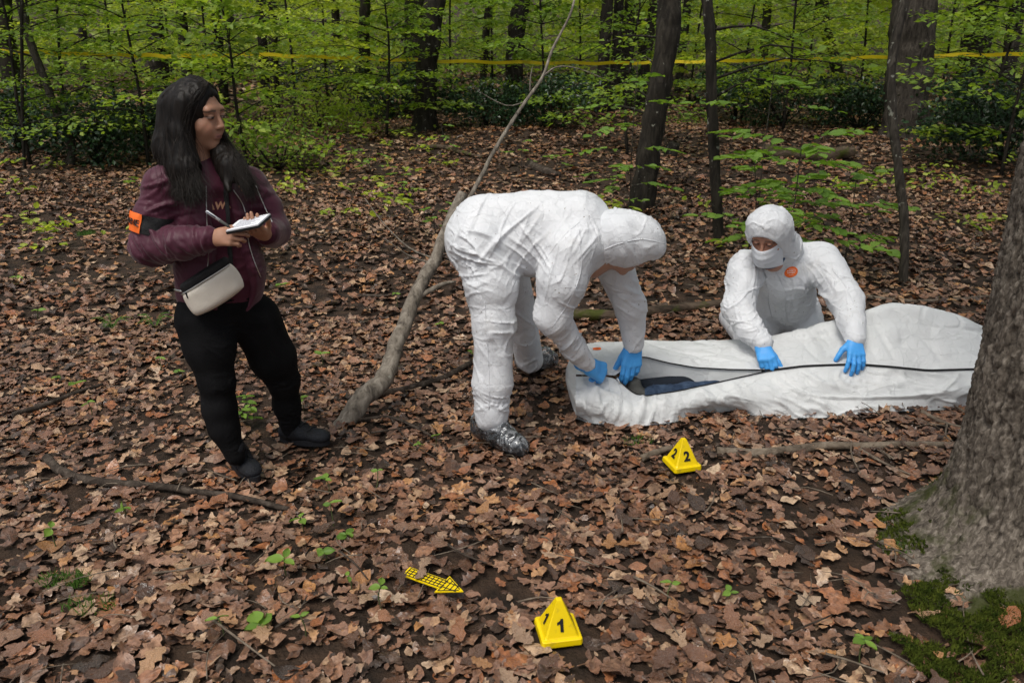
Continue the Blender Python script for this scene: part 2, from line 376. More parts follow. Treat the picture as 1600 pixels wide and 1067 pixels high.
        if last is not None: nt.links.new(last, bp.inputs['Normal'])
        last = bp.outputs[0]
    if last is not None: nt.links.new(last, b.inputs['Normal'])
    if transl:
        t = nd(nt, 'ShaderNodeBsdfTranslucent'); t.inputs[0].default_value = (*(tcol or c1), 1)
        if tcol is None and col is not None: nt.links.new(col, t.inputs[0])
        mx = nd(nt, 'ShaderNodeMixShader'); mx.inputs[0].default_value = transl
        nt.links.new(b.outputs[0], mx.inputs[1]); nt.links.new(t.outputs[0], mx.inputs[2]); nt.links.new(mx.outputs[0], out.inputs[0])
    else: nt.links.new(b.outputs[0], out.inputs[0])
    return m
def leaf_litter_mat(name, per_object):
    m, nt, out = _nt(name); at = nd(nt, 'ShaderNodeAttribute', attribute_name='leafuv'); sp = nd(nt, 'ShaderNodeSeparateXYZ'); nt.links.new(at.outputs['Vector'], sp.inputs[0])
    rnd = nd(nt, 'ShaderNodeObjectInfo').outputs['Random'] if per_object else sp.outputs[2]
    col = ramp(nt, rnd, [(0, (0.035, 0.019, 0.011)), (.14, (0.092, 0.042, 0.022)), (.28, (0.230, 0.106, 0.054)), (.40, (0.346, 0.188, 0.119)), (.50, (0.138, 0.061, 0.033)), (.61, (0.415, 0.241, 0.149)), (.70, (0.380, 0.130, 0.038)), (.78, (0.242, 0.142, 0.095)), (.87, (0.553, 0.377, 0.239)), (.94, (0.484, 0.223, 0.071)), (1, (0.646, 0.482, 0.334))])
    v = coords(nt); mot = noise(nt, v, 45., 4, .65)
    col = mixc(nt, ramp(nt, mot, [(.36, (1, 1, 1)), (.6, (0, 0, 0))]), col, mixc(nt, 1., col, (.42, .38, .36), 'MULTIPLY'))
    pale = noise(nt, v, 21., 3, .6); col = mixc(nt, ramp(nt, pale, [(.56, (0, 0, 0)), (.72, (.55, .55, .55))]), col, mixc(nt, .5, col, (.34, .25, .19)))
    geo = nd(nt, 'ShaderNodeNewGeometry'); col = mixc(nt, ramp(nt, noise(nt, geo.outputs['Position'], 1.3, 4, .6), [(.34, (1, 1, 1)), (.56, (0, 0, 0))]), col, mixc(nt, 1., col, (.64, .58, .55), 'MULTIPLY'))     # damp patches
    ab = nd(nt, 'ShaderNodeMath', operation='ABSOLUTE'); nt.links.new(sp.outputs[1], ab.inputs[0])
    w = nd(nt, 'ShaderNodeMath', operation='MULTIPLY_ADD'); w.inputs[1].default_value = -.55; nt.links.new(ab.outputs[0], w.inputs[0]); nt.links.new(sp.outputs[0], w.inputs[2])
    s = nd(nt, 'ShaderNodeMath', operation='MULTIPLY'); s.inputs[1].default_value = 52.; nt.links.new(w.outputs[0], s.inputs[0])
    sn = nd(nt, 'ShaderNodeMath', operation='SINE'); nt.links.new(s.outputs[0], sn.inputs[0])
    pw = nd(nt, 'ShaderNodeMapRange'); pw.inputs[1].default_value = .6; pw.inputs[2].default_value = 1.; nt.links.new(sn.outputs[0], pw.inputs[0])
    mid = nd(nt, 'ShaderNodeMapRange'); mid.inputs[1].default_value = .06; mid.inputs[2].default_value = .0; nt.links.new(ab.outputs[0], mid.inputs[0])
    mxv = nd(nt, 'ShaderNodeMath', operation='MAXIMUM'); nt.links.new(pw.outputs[0], mxv.inputs[0]); nt.links.new(mid.outputs[0], mxv.inputs[1])
    col = mixc(nt, ramp(nt, mxv.outputs[0], [(0, (0, 0, 0)), (1, (.3, .3, .3))]), col, mixc(nt, .6, col, (.38, .26, .17)))
    b = nd(nt, 'ShaderNodeBsdfPrincipled'); nt.links.new(col, b.inputs['Base Color']); b.inputs['Specular IOR Level'].default_value = .7
    wet = nd(nt, 'ShaderNodeMapRange'); wet.inputs[1].default_value = .38; wet.inputs[2].default_value = .62; wet.inputs[3].default_value = .16; wet.inputs[4].default_value = .50
    nt.links.new(noise(nt, v, 6., 3), wet.inputs[0]); nt.links.new(wet.outputs[0], b.inputs['Roughness'])
    bp = nd(nt, 'ShaderNodeBump'); bp.inputs['Strength'].default_value = .5; bp.inputs['Distance'].default_value = .003; nt.links.new(mxv.outputs[0], bp.inputs['Height'])
    b2 = nd(nt, 'ShaderNodeBump'); b2.inputs['Strength'].default_value = .5; b2.inputs['Distance'].default_value = .01; nt.links.new(noise(nt, v, 60., 3), b2.inputs['Height']); nt.links.new(bp.outputs[0], b2.inputs['Normal'])
    nt.links.new(b2.outputs[0], b.inputs['Normal']); nt.links.new(b.outputs[0], out.inputs[0]); return m
def green_mat(name, stops, per_object=False, tr=.45, rough=.5):
    m, nt, out = _nt(name)
    if per_object: r = nd(nt, 'ShaderNodeObjectInfo').outputs['Random']
    else:
        at = nd(nt, 'ShaderNodeAttribute', attribute_name='leafuv'); sp = nd(nt, 'ShaderNodeSeparateXYZ'); nt.links.new(at.outputs['Vector'], sp.inputs[0]); r = sp.outputs[2]
    col = ramp(nt, r, stops); b = nd(nt, 'ShaderNodeBsdfPrincipled'); nt.links.new(col, b.inputs['Base Color']); b.inputs['Roughness'].default_value = rough; b.inputs['Specular IOR Level'].default_value = .35
    t = nd(nt, 'ShaderNodeBsdfTranslucent'); nt.links.new(mixc(nt, 1., col, (1.5, 1.5, .55), 'MULTIPLY'), t.inputs[0])
    mx = nd(nt, 'ShaderNodeMixShader'); mx.inputs[0].default_value = tr; nt.links.new(b.outputs[0], mx.inputs[1]); nt.links.new(t.outputs[0], mx.inputs[2]); nt.links.new(mx.outputs[0], out.inputs[0]); return m
def bark_mat(name, c1, c2, c3, stretch=(1, 1, .22), scale=22., bump=.8, moss=None, lichen=0., bdist=.02, mosslo=.56, mz=None):
    m, nt, out = _nt(name); v = coords(nt, stretch); vr = coords(nt); b = nd(nt, 'ShaderNodeBsdfPrincipled'); b.inputs['Roughness'].default_value = .85; b.inputs['Specular IOR Level'].default_value = .2
    n1 = noise(nt, v, scale, 6, .65, 0, .6); col = ramp(nt, n1, [(.3, c1), (.5, c2), (.72, c3)])
    if lichen: col = mixc(nt, ramp(nt, noise(nt, vr, 14., 4, .6), [(1 - lichen, (0, 0, 0)), (1 - lichen + .05, (.8, .8, .8))]), col, (.30, .30, .25))
    if moss:
        f = ramp(nt, noise(nt, vr, 7., 4, .6), [(mosslo, (0, 0, 0)), (mosslo + .12, (.9, .9, .9))])
        if mz is not None:
            tc = nd(nt, 'ShaderNodeTexCoord'); sp = nd(nt, 'ShaderNodeSeparateXYZ'); nt.links.new(tc.outputs['Object'], sp.inputs[0])
            mr = nd(nt, 'ShaderNodeMapRange'); mr.inputs[1].default_value = mz[0]; mr.inputs[2].default_value = mz[1]; mr.inputs[3].default_value = 1.; mr.inputs[4].default_value = 0.; nt.links.new(sp.outputs[2], mr.inputs[0])
            f = mixc(nt, 1., f, mr.outputs[0], 'MULTIPLY')
        col = mixc(nt, f, col, mixc(nt, noise(nt, vr, 60.), moss, tuple(q * .45 for q in moss)))
    nt.links.new(col, b.inputs['Base Color']); bp = nd(nt, 'ShaderNodeBump'); bp.inputs['Strength'].default_value = bump; bp.inputs['Distance'].default_value = bdist
    nt.links.new(n1, bp.inputs['Height']); nt.links.new(bp.outputs[0], b.inputs['Normal']); nt.links.new(b.outputs[0], out.inputs[0]); return m
M = {}
M['soil'] = pmat('soil', (.016, .010, .006), (.055, .032, .019), 9., .85, .9, 55., bdist=.03, rvar=.15)
M['litter'] = leaf_litter_mat('dead_leaf', False); M['litter_obj'] = leaf_litter_mat('dead_leaf_single', True)
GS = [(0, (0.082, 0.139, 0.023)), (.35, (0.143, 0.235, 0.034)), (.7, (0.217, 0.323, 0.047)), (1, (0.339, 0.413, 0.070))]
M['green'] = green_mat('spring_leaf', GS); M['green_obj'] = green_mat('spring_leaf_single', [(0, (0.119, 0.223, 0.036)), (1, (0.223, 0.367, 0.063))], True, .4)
M['lit_green'] = green_mat('lit_leaf', [(0, (0.176, 0.256, 0.034)), (.5, (0.325, 0.413, 0.062)), (1, (0.515, 0.558, 0.139))], tr=.5)  # brighter copy of the spring leaf, backlight put into its colour
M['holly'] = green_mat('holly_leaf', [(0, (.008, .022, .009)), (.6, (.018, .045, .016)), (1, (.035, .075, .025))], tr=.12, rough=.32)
M['far_green'] = green_mat('far_leaf', [(0, (0.095, 0.156, 0.031)), (.5, (0.244, 0.346, 0.062)), (1, (0.489, 0.536, 0.139))], tr=.5)
M['bark_dark'] = bark_mat('dark_bark', (.006, .005, .004), (.018, .015, .011), (.05, .043, .033), lichen=.36, scale=16., bump=1.)
M['bark_moss'] = bark_mat('mossy_bark', (.008, .007, .005), (.024, .019, .014), (.05, .043, .032), moss=(.030, .042, .008), mosslo=.46, scale=16., bump=1.)
M['bark_grey'] = bark_mat('grey_bark', (.015, .013, .010), (.045, .038, .03), (.10, .088, .07), lichen=.38, scale=30., bump=1.)
M['bark_oak'] = bark_mat('oak_bark', (.012, .010, .008), (.045, .037, .03), (.095, .082, .068), stretch=(1, 1, .25), scale=22., bump=1., bdist=.04)
M['bark_near'] = bark_mat('furrowed_bark', (.022, .018, .014), (.12, .10, .08), (.30, .26, .215), stretch=(1, 1, .45), scale=55., bump=.7, moss=(.045, .055, .010), mosslo=.50, mz=(.10, .30), bdist=.012)
M['dead_wood'] = bark_mat('weathered_wood', (.05, .042, .034), (.18, .155, .125), (.33, .295, .245), stretch=(1, 1, .4), scale=26., bump=.6, lichen=.34)
M['stick'] = bark_mat('wet_stick', (.015, .011, .008), (.045, .034, .026), (.11, .088, .07), stretch=(.5, .5, .5), scale=40.)
M['stick_pale'] = bark_mat('pale_stick', (.06, .046, .034), (.15, .118, .088), (.26, .215, .165), stretch=(.5, .5, .5), scale=35.)
M['log_moss'] = bark_mat('mossy_log', (.02, .015, .010), (.07, .05, .035), (.13, .098, .07), stretch=(.3, 1, 1), scale=22., moss=(.07, .085, .012), mosslo=.5)
M['moss'] = pmat('moss', (.028, .045, .006), (.085, .105, .014), 30., .95, .6, 120., spec=.1)
M['tape'] = pmat('tape_plastic', (.72, .55, .015), (.80, .62, .02), 3., .4, 0, transl=.3)
M['yellow'] = pmat('yellow_plastic', (.50, .36, .02), (.78, .56, .0), 26., .45, .15, 200., spec=.35, bdist=.002, lo=.24, hi=.42, rvar=.12)
M['black_ink'] = pmat('black_ink', (.012, .012, .012), rough=.5)
M['suit'] = pmat('coverall_fabric', (.68, .70, .73), (.74, .755, .78), 5., .55, .22, 160., spec=.32, crease=.0, wrinkle=((9., .004, .22), (20., .0025, .26), (42., .0014, .26)), transl=.08, dirt=True, facet=((8., .22), (21., .17)), tcol=(.8, .82, .84), bdist=.004)
M['bag'] = pmat('bag_fabric', (.67, .69, .695), (.74, .755, .76), 4., .45, .22, 130., spec=.38, crease=.0, wrinkle=((8., .005, .28), (17., .003, .25), (34., .0015, .2)), transl=.14, facet=((6., .24), (15., .17)), tcol=(.78, .80, .76), bdist=.004)
M['glove'] = pmat('blue_nitrile', (.055, .31, .74), (.075, .36, .80), 12., .42, .35, 90., spec=.35, bdist=.006)
M['zip'] = pmat('zip_black', (.01, .01, .011), rough=.55, bump=.4, bscale=400.)
M['orange'] = pmat('orange_patch', (.82, .14, .02), (.88, .17, .025), 30., .6)
M['print_white'] = pmat('white_print', (.8, .8, .8), rough=.6)
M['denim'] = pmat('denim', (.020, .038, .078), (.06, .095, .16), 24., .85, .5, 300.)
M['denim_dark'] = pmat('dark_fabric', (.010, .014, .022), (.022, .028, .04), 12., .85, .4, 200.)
M['shoe_grey'] = pmat('grey_shoe', (.06, .06, .055), (.11, .108, .10), 20., .75, .3, 150.)
M['shoe_dark'] = pmat('dark_shoe', (.004, .0045, .006), (.010, .012, .017), 18., .7, .5, 180.)
M['sole'] = pmat('shoe_sole', (.010, .011, .014), rough=.7, bump=.3, bscale=200.)
M['jacket'] = pmat('maroon_jacket', (.048, .008, .020), (.070, .012, .028), 5., .50, .2, 45., spec=.25, sheen=.15, bdist=.008)
M['rib_knit'] = pmat('maroon_rib', (.045, .008, .018), (.06, .010, .024), 9., .8, .5, 240.)
M['shirt'] = pmat('maroon_shirt', (.060, .011, .023), (.075, .014, .028), 12., .85, .3, 220.)
M['gold_print'] = pmat('gold_print', (.40, .20, .12), (.48, .26, .16), 40., .55)
M['black_jeans'] = pmat('black_jeans', (.003, .003, .0034), (.0065, .0065, .0072), 10., .85, .4, 160., spec=.12, bdist=.006)
M['black_web'] = pmat('black_webbing', (.008, .008, .009), (.014, .014, .015), 60., .65, .4, 300.)
M['cream'] = pmat('cream_leather', (.58, .53, .45), (.66, .61, .53), 8., .42, .25, 150., spec=.4, bdist=.004)
M['metal'] = pmat('zip_metal', (.6, .6, .58), rough=.35, metal=.9)
M['paper'] = pmat('paper', (.74, .75, .80), (.8, .81, .85), 6., .7)
M['ink_blue'] = pmat('ink_blue', (.08, .09, .14), rough=.6)
M['pen'] = pmat('pen_white', (.78, .80, .82), rough=.25, spec=.5)
M['mask'] = pmat('paper_mask', (.70, .74, .79), (.76, .79, .83), 8., .7, .3, 120., transl=.15, tcol=(.75, .78, .82))
M['collar_blue'] = pmat('blue_collar', (.03, .06, .12), (.05, .09, .16), 20., .8)
def skin_mat(name):
    m, nt, out = _nt(name); at = nd(nt, 'ShaderNodeAttribute', attribute_name='tint'); b = nd(nt, 'ShaderNodeBsdfPrincipled'); v = coords(nt)
    col = mixc(nt, ramp(nt, noise(nt, v, 60., 4, .6), [(.35, (0, 0, 0)), (.7, (.22, .22, .22))]), at.outputs['Color'], mixc(nt, 1., at.outputs['Color'], (.78, .62, .55), 'MULTIPLY'))
    nt.links.new(col, b.inputs['Base Color']); b.inputs['Roughness'].default_value = .46; b.inputs['Specular IOR Level'].default_value = .38
    b.inputs['Subsurface Weight'].default_value = .12; b.inputs['Subsurface Radius'].default_value = (.010, .004, .002); b.inputs['Subsurface Scale'].default_value = 1.
    bp = nd(nt, 'ShaderNodeBump'); bp.inputs['Strength'].default_value = .15; bp.inputs['Distance'].default_value = .002; nt.links.new(noise(nt, v, 400., 3), bp.inputs['Height']); nt.links.new(bp.outputs[0], b.inputs['Normal'])
    nt.links.new(b.outputs[0], out.inputs[0]); return m
M['skin'] = skin_mat('skin')
def hair_mat():
    m, nt, out = _nt('dark_hair'); v = coords(nt, (1, 1, .03)); b = nd(nt, 'ShaderNodeBsdfPrincipled')
    nt.links.new(ramp(nt, noise(nt, v, 130., 3, .6), [(.35, (.003, .0024, .002)), (.7, (.013, .009, .007))]), b.inputs['Base Color']); b.inputs['Roughness'].default_value = .5; b.inputs['Specular IOR Level'].default_value = .18
    bp = nd(nt, 'ShaderNodeBump'); bp.inputs['Strength'].default_value = .35; bp.inputs['Distance'].default_value = .003; nt.links.new(noise(nt, v, 170., 3), bp.inputs['Height']); nt.links.new(bp.outputs[0], b.inputs['Normal'])
    nt.links.new(b.outputs[0], out.inputs[0]); return m
M['hair'] = hair_mat(); M['hair_strand'] = pmat('hair_strand', (.006, .0045, .0035), (.020, .014, .010), 60., .45, spec=.25)
def clear_mat():
    m, nt, out = _nt('clear_plastic'); v = coords(nt, (1, 1, .5)); g = nd(nt, 'ShaderNodeBsdfGlossy'); g.inputs['Roughness'].default_value = .16; g.inputs['Color'].default_value = (.9, .92, .95, 1)
    t = nd(nt, 'ShaderNodeBsdfTransparent'); t.inputs[0].default_value = (.86, .88, .90, 1); d = nd(nt, 'ShaderNodeBsdfDiffuse'); d.inputs[0].default_value = (.75, .78, .82, 1)
    fr = nd(nt, 'ShaderNodeFresnel'); fr.inputs[0].default_value = 1.65; n = noise(nt, v, 13., 3, .5, 0, 2.5)
    bp = nd(nt, 'ShaderNodeBump'); bp.inputs['Strength'].default_value = .55; bp.inputs['Distance'].default_value = .015; nt.links.new(n, bp.inputs['Height'])
    for q in (g, fr, d): nt.links.new(bp.outputs[0], q.inputs['Normal'])
    m0 = nd(nt, 'ShaderNodeMixShader'); nt.links.new(ramp(nt, n, [(.50, (.03, .03, .03)), (.60, (.22, .22, .22))]), m0.inputs[0]); nt.links.new(t.outputs[0], m0.inputs[1]); nt.links.new(d.outputs[0], m0.inputs[2])
    m1 = nd(nt, 'ShaderNodeMixShader'); nt.links.new(fr.outputs[0], m1.inputs[0]); nt.links.new(m0.outputs[0], m1.inputs[1]); nt.links.new(g.outputs[0], m1.inputs[2]); nt.links.new(m1.outputs[0], out.inputs[0]); return m
M['clear'] = clear_mat()
# ------------------------------------------------------------------ the ground
TREE_C = A(1.965, 2.42)
def _axis(lo, hi, a, b, fine, grow):
    g = list(np.arange(a, b + 1e-6, fine)); s = fine
    while g[-1] < hi: s *= grow; g.append(g[-1] + s)
    s = fine
    while g[0] > lo: s *= grow; g.insert(0, g[0] - s)
    return np.array(g)
gx = _axis(-110, 110, -4.5, 4.5, .07, 1.12); gy = _axis(-40, 160, .6, 9., .07, 1.12)
GX, GY = np.meshgrid(gx, gy, indexing='ij'); GZ = gz(GX, GY)
_n = len(gy); _i = np.arange(len(gx) - 1)[:, None] * _n; _j = np.arange(_n - 1)[None]
ground = mk('ground', np.stack([GX, GY, GZ], -1).reshape(-1, 3), np.stack([_i + _j, _i + _n + _j, _i + _n + _j + 1, _i + _j + 1], -1).reshape(-1, 4), M['soil'])
tag(ground, 'dark woodland soil of the forest floor under the dead leaves', 'ground', kind='structure')

# ------------------------------------------------------------------ dead leaves
def leaf_template(kind, n, seed, cols=3):
    r = np.random.default_rng(seed); s = np.linspace(0, 1, n)
    if kind == 'oak':
        env = .30 * np.sin(np.pi * np.clip(s, .0, 1) ** .85) ** .75 * (.55 + .6 * s); ph = r.uniform(-.4, .4)
        wl = env * (1 + .30 * np.sin(s * 2 * np.pi * 3.6 + ph)); wr = env * (1 + .30 * np.sin(s * 2 * np.pi * 3.6 + ph + r.uniform(-.9, .9)))
        wl[0] = wr[0] = .012; wl[-1] = wr[-1] = .03
    else:
        e = .29 * np.sin(np.pi * s ** .9) ** .9; wl = e * r.uniform(.9, 1.1); wr = e * r.uniform(.9, 1.1); wl[0] = wr[0] = .01; wl[-1] = wr[-1] = .004
    c = np.linspace(-1, 1, cols); V = np.zeros((n, cols, 3)); U = np.zeros((n, cols, 3))
    k1 = r.uniform(-.8, 1.1); k2 = r.uniform(-1.4, 2.3); tw = r.uniform(-.9, .9); ri = r.uniform(.02, .065); p1, p2 = r.uniform(0, 6, 2); sw = r.uniform(-.25, .25)
    for j, cc in enumerate(c):
        w = (wl if cc < 0 else wr); x = s - .5; y = cc * w + sw * x * x
        z = k1 * x * x * .55 + k2 * y * y + tw * x * y + ri * np.sin(9 * s + p1 + 2.5 * cc) * (abs(cc) + .2) + ri * .6 * np.sin(17 * s + p2) * cc
        V[:, j] = np.stack([x, y, z], -1); U[:, j] = np.stack([s, np.full(n, cc), s * 0], -1)
    V[..., 2] -= np.median(V[..., 2])
    i = np.arange(n - 1)[:, None] * cols; j = np.arange(cols - 1)[None]
    return V.reshape(-1, 3), U.reshape(-1, 3), np.stack([i + j, i + cols + j, i + cols + j + 1, i + j + 1], -1).reshape(-1, 4)
def rot_frames(yaw, tilt, taz):
    cy, sy = np.cos(yaw), np.sin(yaw); n = np.stack([np.sin(tilt) * np.cos(taz), np.sin(tilt) * np.sin(taz), np.cos(tilt)], -1)
    f = np.stack([cy, sy, 0 * cy], -1); f = nrm(f - n * (f * n).sum(-1, keepdims=True)); return np.stack([f, np.cross(n, f), n], -1)
def scatter(temps, pos, R, size, tid, rnd):
    VV, FF, UU, off = [], [], [], 0
    for t, (V, U, F) in enumerate(temps):
        m = np.nonzero(tid == t)[0]
        if not len(m): continue
        v = np.einsum('lij,vj->lvi', R[m] * size[m][:, None, None], V) + pos[m][:, None]
        u = np.broadcast_to(U, (len(m),) + U.shape).copy(); u[..., 2] = rnd[m][:, None]
        VV.append(v.reshape(-1, 3)); UU.append(u.reshape(-1, 3)); FF.append((F[None] + (np.arange(len(m)) * len(V))[:, None, None]).reshape(-1, F.shape[1]) + off); off += len(m) * len(V)
    return np.concatenate(VV), np.concatenate(FF), np.concatenate(UU)
BARE = [(G(1400, 800), .40, .30), (G(1290, 790), .22, .35), (G(750, 905), .20, .25), (G(1440, 960), .35, .35), (G(190, 420), .6, .3), (G(1340, 900), .35, .55), (G(860, 640), .28, .45)]
CLEAR = [(G(872, 992), .105), (G(1065, 730), .10), (G(702, 917), .06), (G(660, 905), .05), (G(872, 1020), .06)]
def keep_mask(x, y, r):
    k = np.clip(.45 + 1.25 * vnoise(np.stack([x * 1.6, y * 1.6, 0 * x], -1), 91), .55, 1.)
    for c, R, q in BARE: k = np.minimum(k, q + (1 - q) * np.clip(np.hypot(x - c[0], y - c[1]) / R - .35, 0, 1))
    k[np.hypot(x - TREE_C[0], y - TREE_C[1]) < .40] = 0
    for c, R in CLEAR: k[np.hypot(x - c[0], y - c[1]) < R] = 0
    return r.random(len(x)) < k
rg = np.random.default_rng(7)
TA = [leaf_template('oak', 14, 100 + i) for i in range(14)] + [leaf_template('beech', 9, 200 + i) for i in range(8)]
TB = [leaf_template('oak', 9, 300 + i) for i in range(6)] + [leaf_template('beech', 6, 400 + i) for i in range(6)]
TC = [leaf_template('beech', 4, 500 + i, 3) for i in range(8)]
def zone(x0, x1, y0, y1, dens, temps, no, s0, s1, lift, wedge=True):
    n = int((x1 - x0) * (y1 - y0) * dens); x = rg.uniform(x0, x1, n); y = rg.uniform(y0, y1, n); m = keep_mask(x, y, rg)
    if wedge: m &= np.abs(x) < .74 * y + 1.1
    x, y = x[m], y[m]; n = len(x); z = gz(x, y) + rg.uniform(.0, lift, n) ** 1.0
    R = rot_frames(rg.uniform(0, 6.283, n), np.abs(rg.normal(0, .23, n)), rg.uniform(0, 6.283, n))
    return scatter(temps, np.stack([x, y, z], -1), R, rg.uniform(s0, s1, n) * rg.choice([.75, 1., 1.], n), rg.integers(0, len(temps), n) if no is None else no(n), np.clip(rg.normal(.5, .3, n), 0, 1) if False else rg.random(n))
parts = [zone(-4.8, 4.8, .7, 5.2, 680, TA, None, .045, .108, .03), zone(-3.6, 3.6, .9, 4.6, 520, TC, None, .018, .05, .03), zone(-9, 9, 5.2, 10., 260, TB, None, .07, .12, .04), zone(-16, 16, 10., 19., 120, TC, None, .09, .15, .05), zone(-26, 26, 19., 36., 22, TC, None, .18, .3, .06)]
_v, _f, _u, _o = [], [], [], 0
for v, f, u in parts: _v.append(v); _f.append(f + _o); _u.append(u); _o += len(v)
litter = mk('leaf_litter', np.concatenate(_v), np.concatenate(_f), M['litter'], attr={'leafuv': np.concatenate(_u)})
tag(litter, 'brown oak and beech leaf litter covering the whole forest floor', 'leaf litter', kind='stuff')
_lm = [mesh_data('leaf', V, F, M['litter_obj'], attr={'leafuv': U}) for V, U, F in TA]
rl = np.random.default_rng(21); cnt = 0
while cnt < 290:
    y = 1.28 + 1.6 * rl.random() ** 1.2; x = rl.uniform(-.70, .70) * (y * .94 + .5)
    if np.hypot(x - TREE_C[0], y - TREE_C[1]) < .55 or not keep_mask(A(x), A(y), rl)[0]: continue
    o = bpy.data.objects.new('leaf', _lm[rl.integers(0, len(_lm))]); COL.objects.link(o); o.parent = ground
    o.location = (x, y, float(gz(x, y)) + rl.uniform(.022, .04)); s = rl.uniform(.06, .108); o.scale = (s, s, s)
    o.rotation_euler = (rl.normal(0, .22), rl.normal(0, .22), rl.uniform(0, 6.28)); cnt += 1

# ------------------------------------------------------------------ green leaves in sprays
FAR_T = [(np.array([[0, 0, 0], [.45, .34, .07], [1, 0, -.05], [.45, -.34, .07]]), np.array([[0, 0, 0], [.5, 1, 0], [1, 0, 0], [.5, -1, 0]]), np.array([[0, 1, 2], [0, 2, 3]]))]
MID_T = []
for q in range(3):
    s = np.array([0, .25, .6, 1.]); w = np.array([.02, .24, .27, .01]); V = []; U = []
    for a, b in zip(s, w):
        for c in (1, 0, -1): V.append([a, b * c, .10 * abs(c) * (q + .5) * .7 - .22 * a * a * (q * .5)]); U.append([a, c, 0])
    F = [[3 * i + j, 3 * i + j + 1, 3 * i + 4 + j, 3 * i + 3 + j] for i in range(3) for j in (0, 1)]
    MID_T.append((np.array(V), np.array(U), np.array(F)))
def spray_leaves(start, d, L, n, r, width=.34, sag=.16):
    d = nrm(d); side = nrm(np.cross(d, A(0, 0, 1))); t = r.uniform(.12, 1.02, n); w = width * L * np.sin(np.pi * np.clip(t * .92, 0, 1)) ** .6
    s = r.uniform(-1, 1, n); p = start + d * (L * t)[:, None] + side * (w * s)[:, None]; p[:, 2] += -sag * L * t ** 2 + r.normal(0, .025, n) - .05 * L * np.abs(s)
    ax = nrm(d + side * (np.sign(s) * r.uniform(.3, 1.1, n))[:, None] + r.normal(0, .25, (n, 3)) * A(1, 1, .6)); nn = nrm(A(0, 0, 1) + r.normal(0, .33, (n, 3)))
    f = nrm(ax - nn * (ax * nn).sum(1, keepdims=True)); return p, np.stack([f, np.cross(nn, f), nn], -1)
def leaf_mesh(name, P, R, size, temps, mat, parent, r, kind=None):
    n = len(P); rnd = np.clip(r.beta(1.6, 1.6, n) * .7 + r.uniform(0, .32), 0, 1); v, f, u = scatter(temps, P, R, size, r.integers(0, len(temps), n), rnd)
    o = mk(name, v, f, mat, parent, attr={'leafuv': u}, smooth=False)
    if kind: o['kind'] = kind
    return o
def sapling(name, label, base, top, nb, nl, L, size, mat, seed, cat='sapling', group=None, bark='bark_dark', rad=.018, low=.25, temps=FAR_T, wob=.04):
    r = np.random.default_rng(seed); base = np.array(base, float); top = np.array(top, float); e = empty(name, base, label, cat, group)
    mid = [base + (top - base) * t + A(r.normal(0, wob), r.normal(0, wob), 0) for t in (.3, .6, .85)]; path = spline([base - A(0, 0, .05), *mid, top], 14)
    mk_tube('trunk', path, np.linspace(rad, rad * .3, 14), M[bark], e, sides=7); mb = MB(); PP, RR = [], []
    for b in range(nb):
        t = low + (1 - low) * (b + r.random()) / nb; st = path[min(int(t * 13), 13)]; az = b * 2.4 + r.uniform(-.5, .5); l = L * r.uniform(.6, 1.15) * (1.15 - .6 * t)
        d = A(math.cos(az), math.sin(az), r.uniform(.05, .45)); end = st + nrm(d) * l; end[2] -= .16 * l
        mb.add(*tube(spline([st, st + nrm(d) * l * .5 + A(0, 0, .02), end], 5), np.linspace(rad * .38, .002, 5), sides=4)); p, R = spray_leaves(st, d, l, nl, r); PP.append(p); RR.append(R)
    v, f = mb.out(); mk('branch', v, tidy(v, f), M[bark], e)
    P = np.concatenate(PP); leaf_mesh('crown', P, np.concatenate(RR), size * r.uniform(.7, 1.25, len(P)), temps, mat, e, r); return e
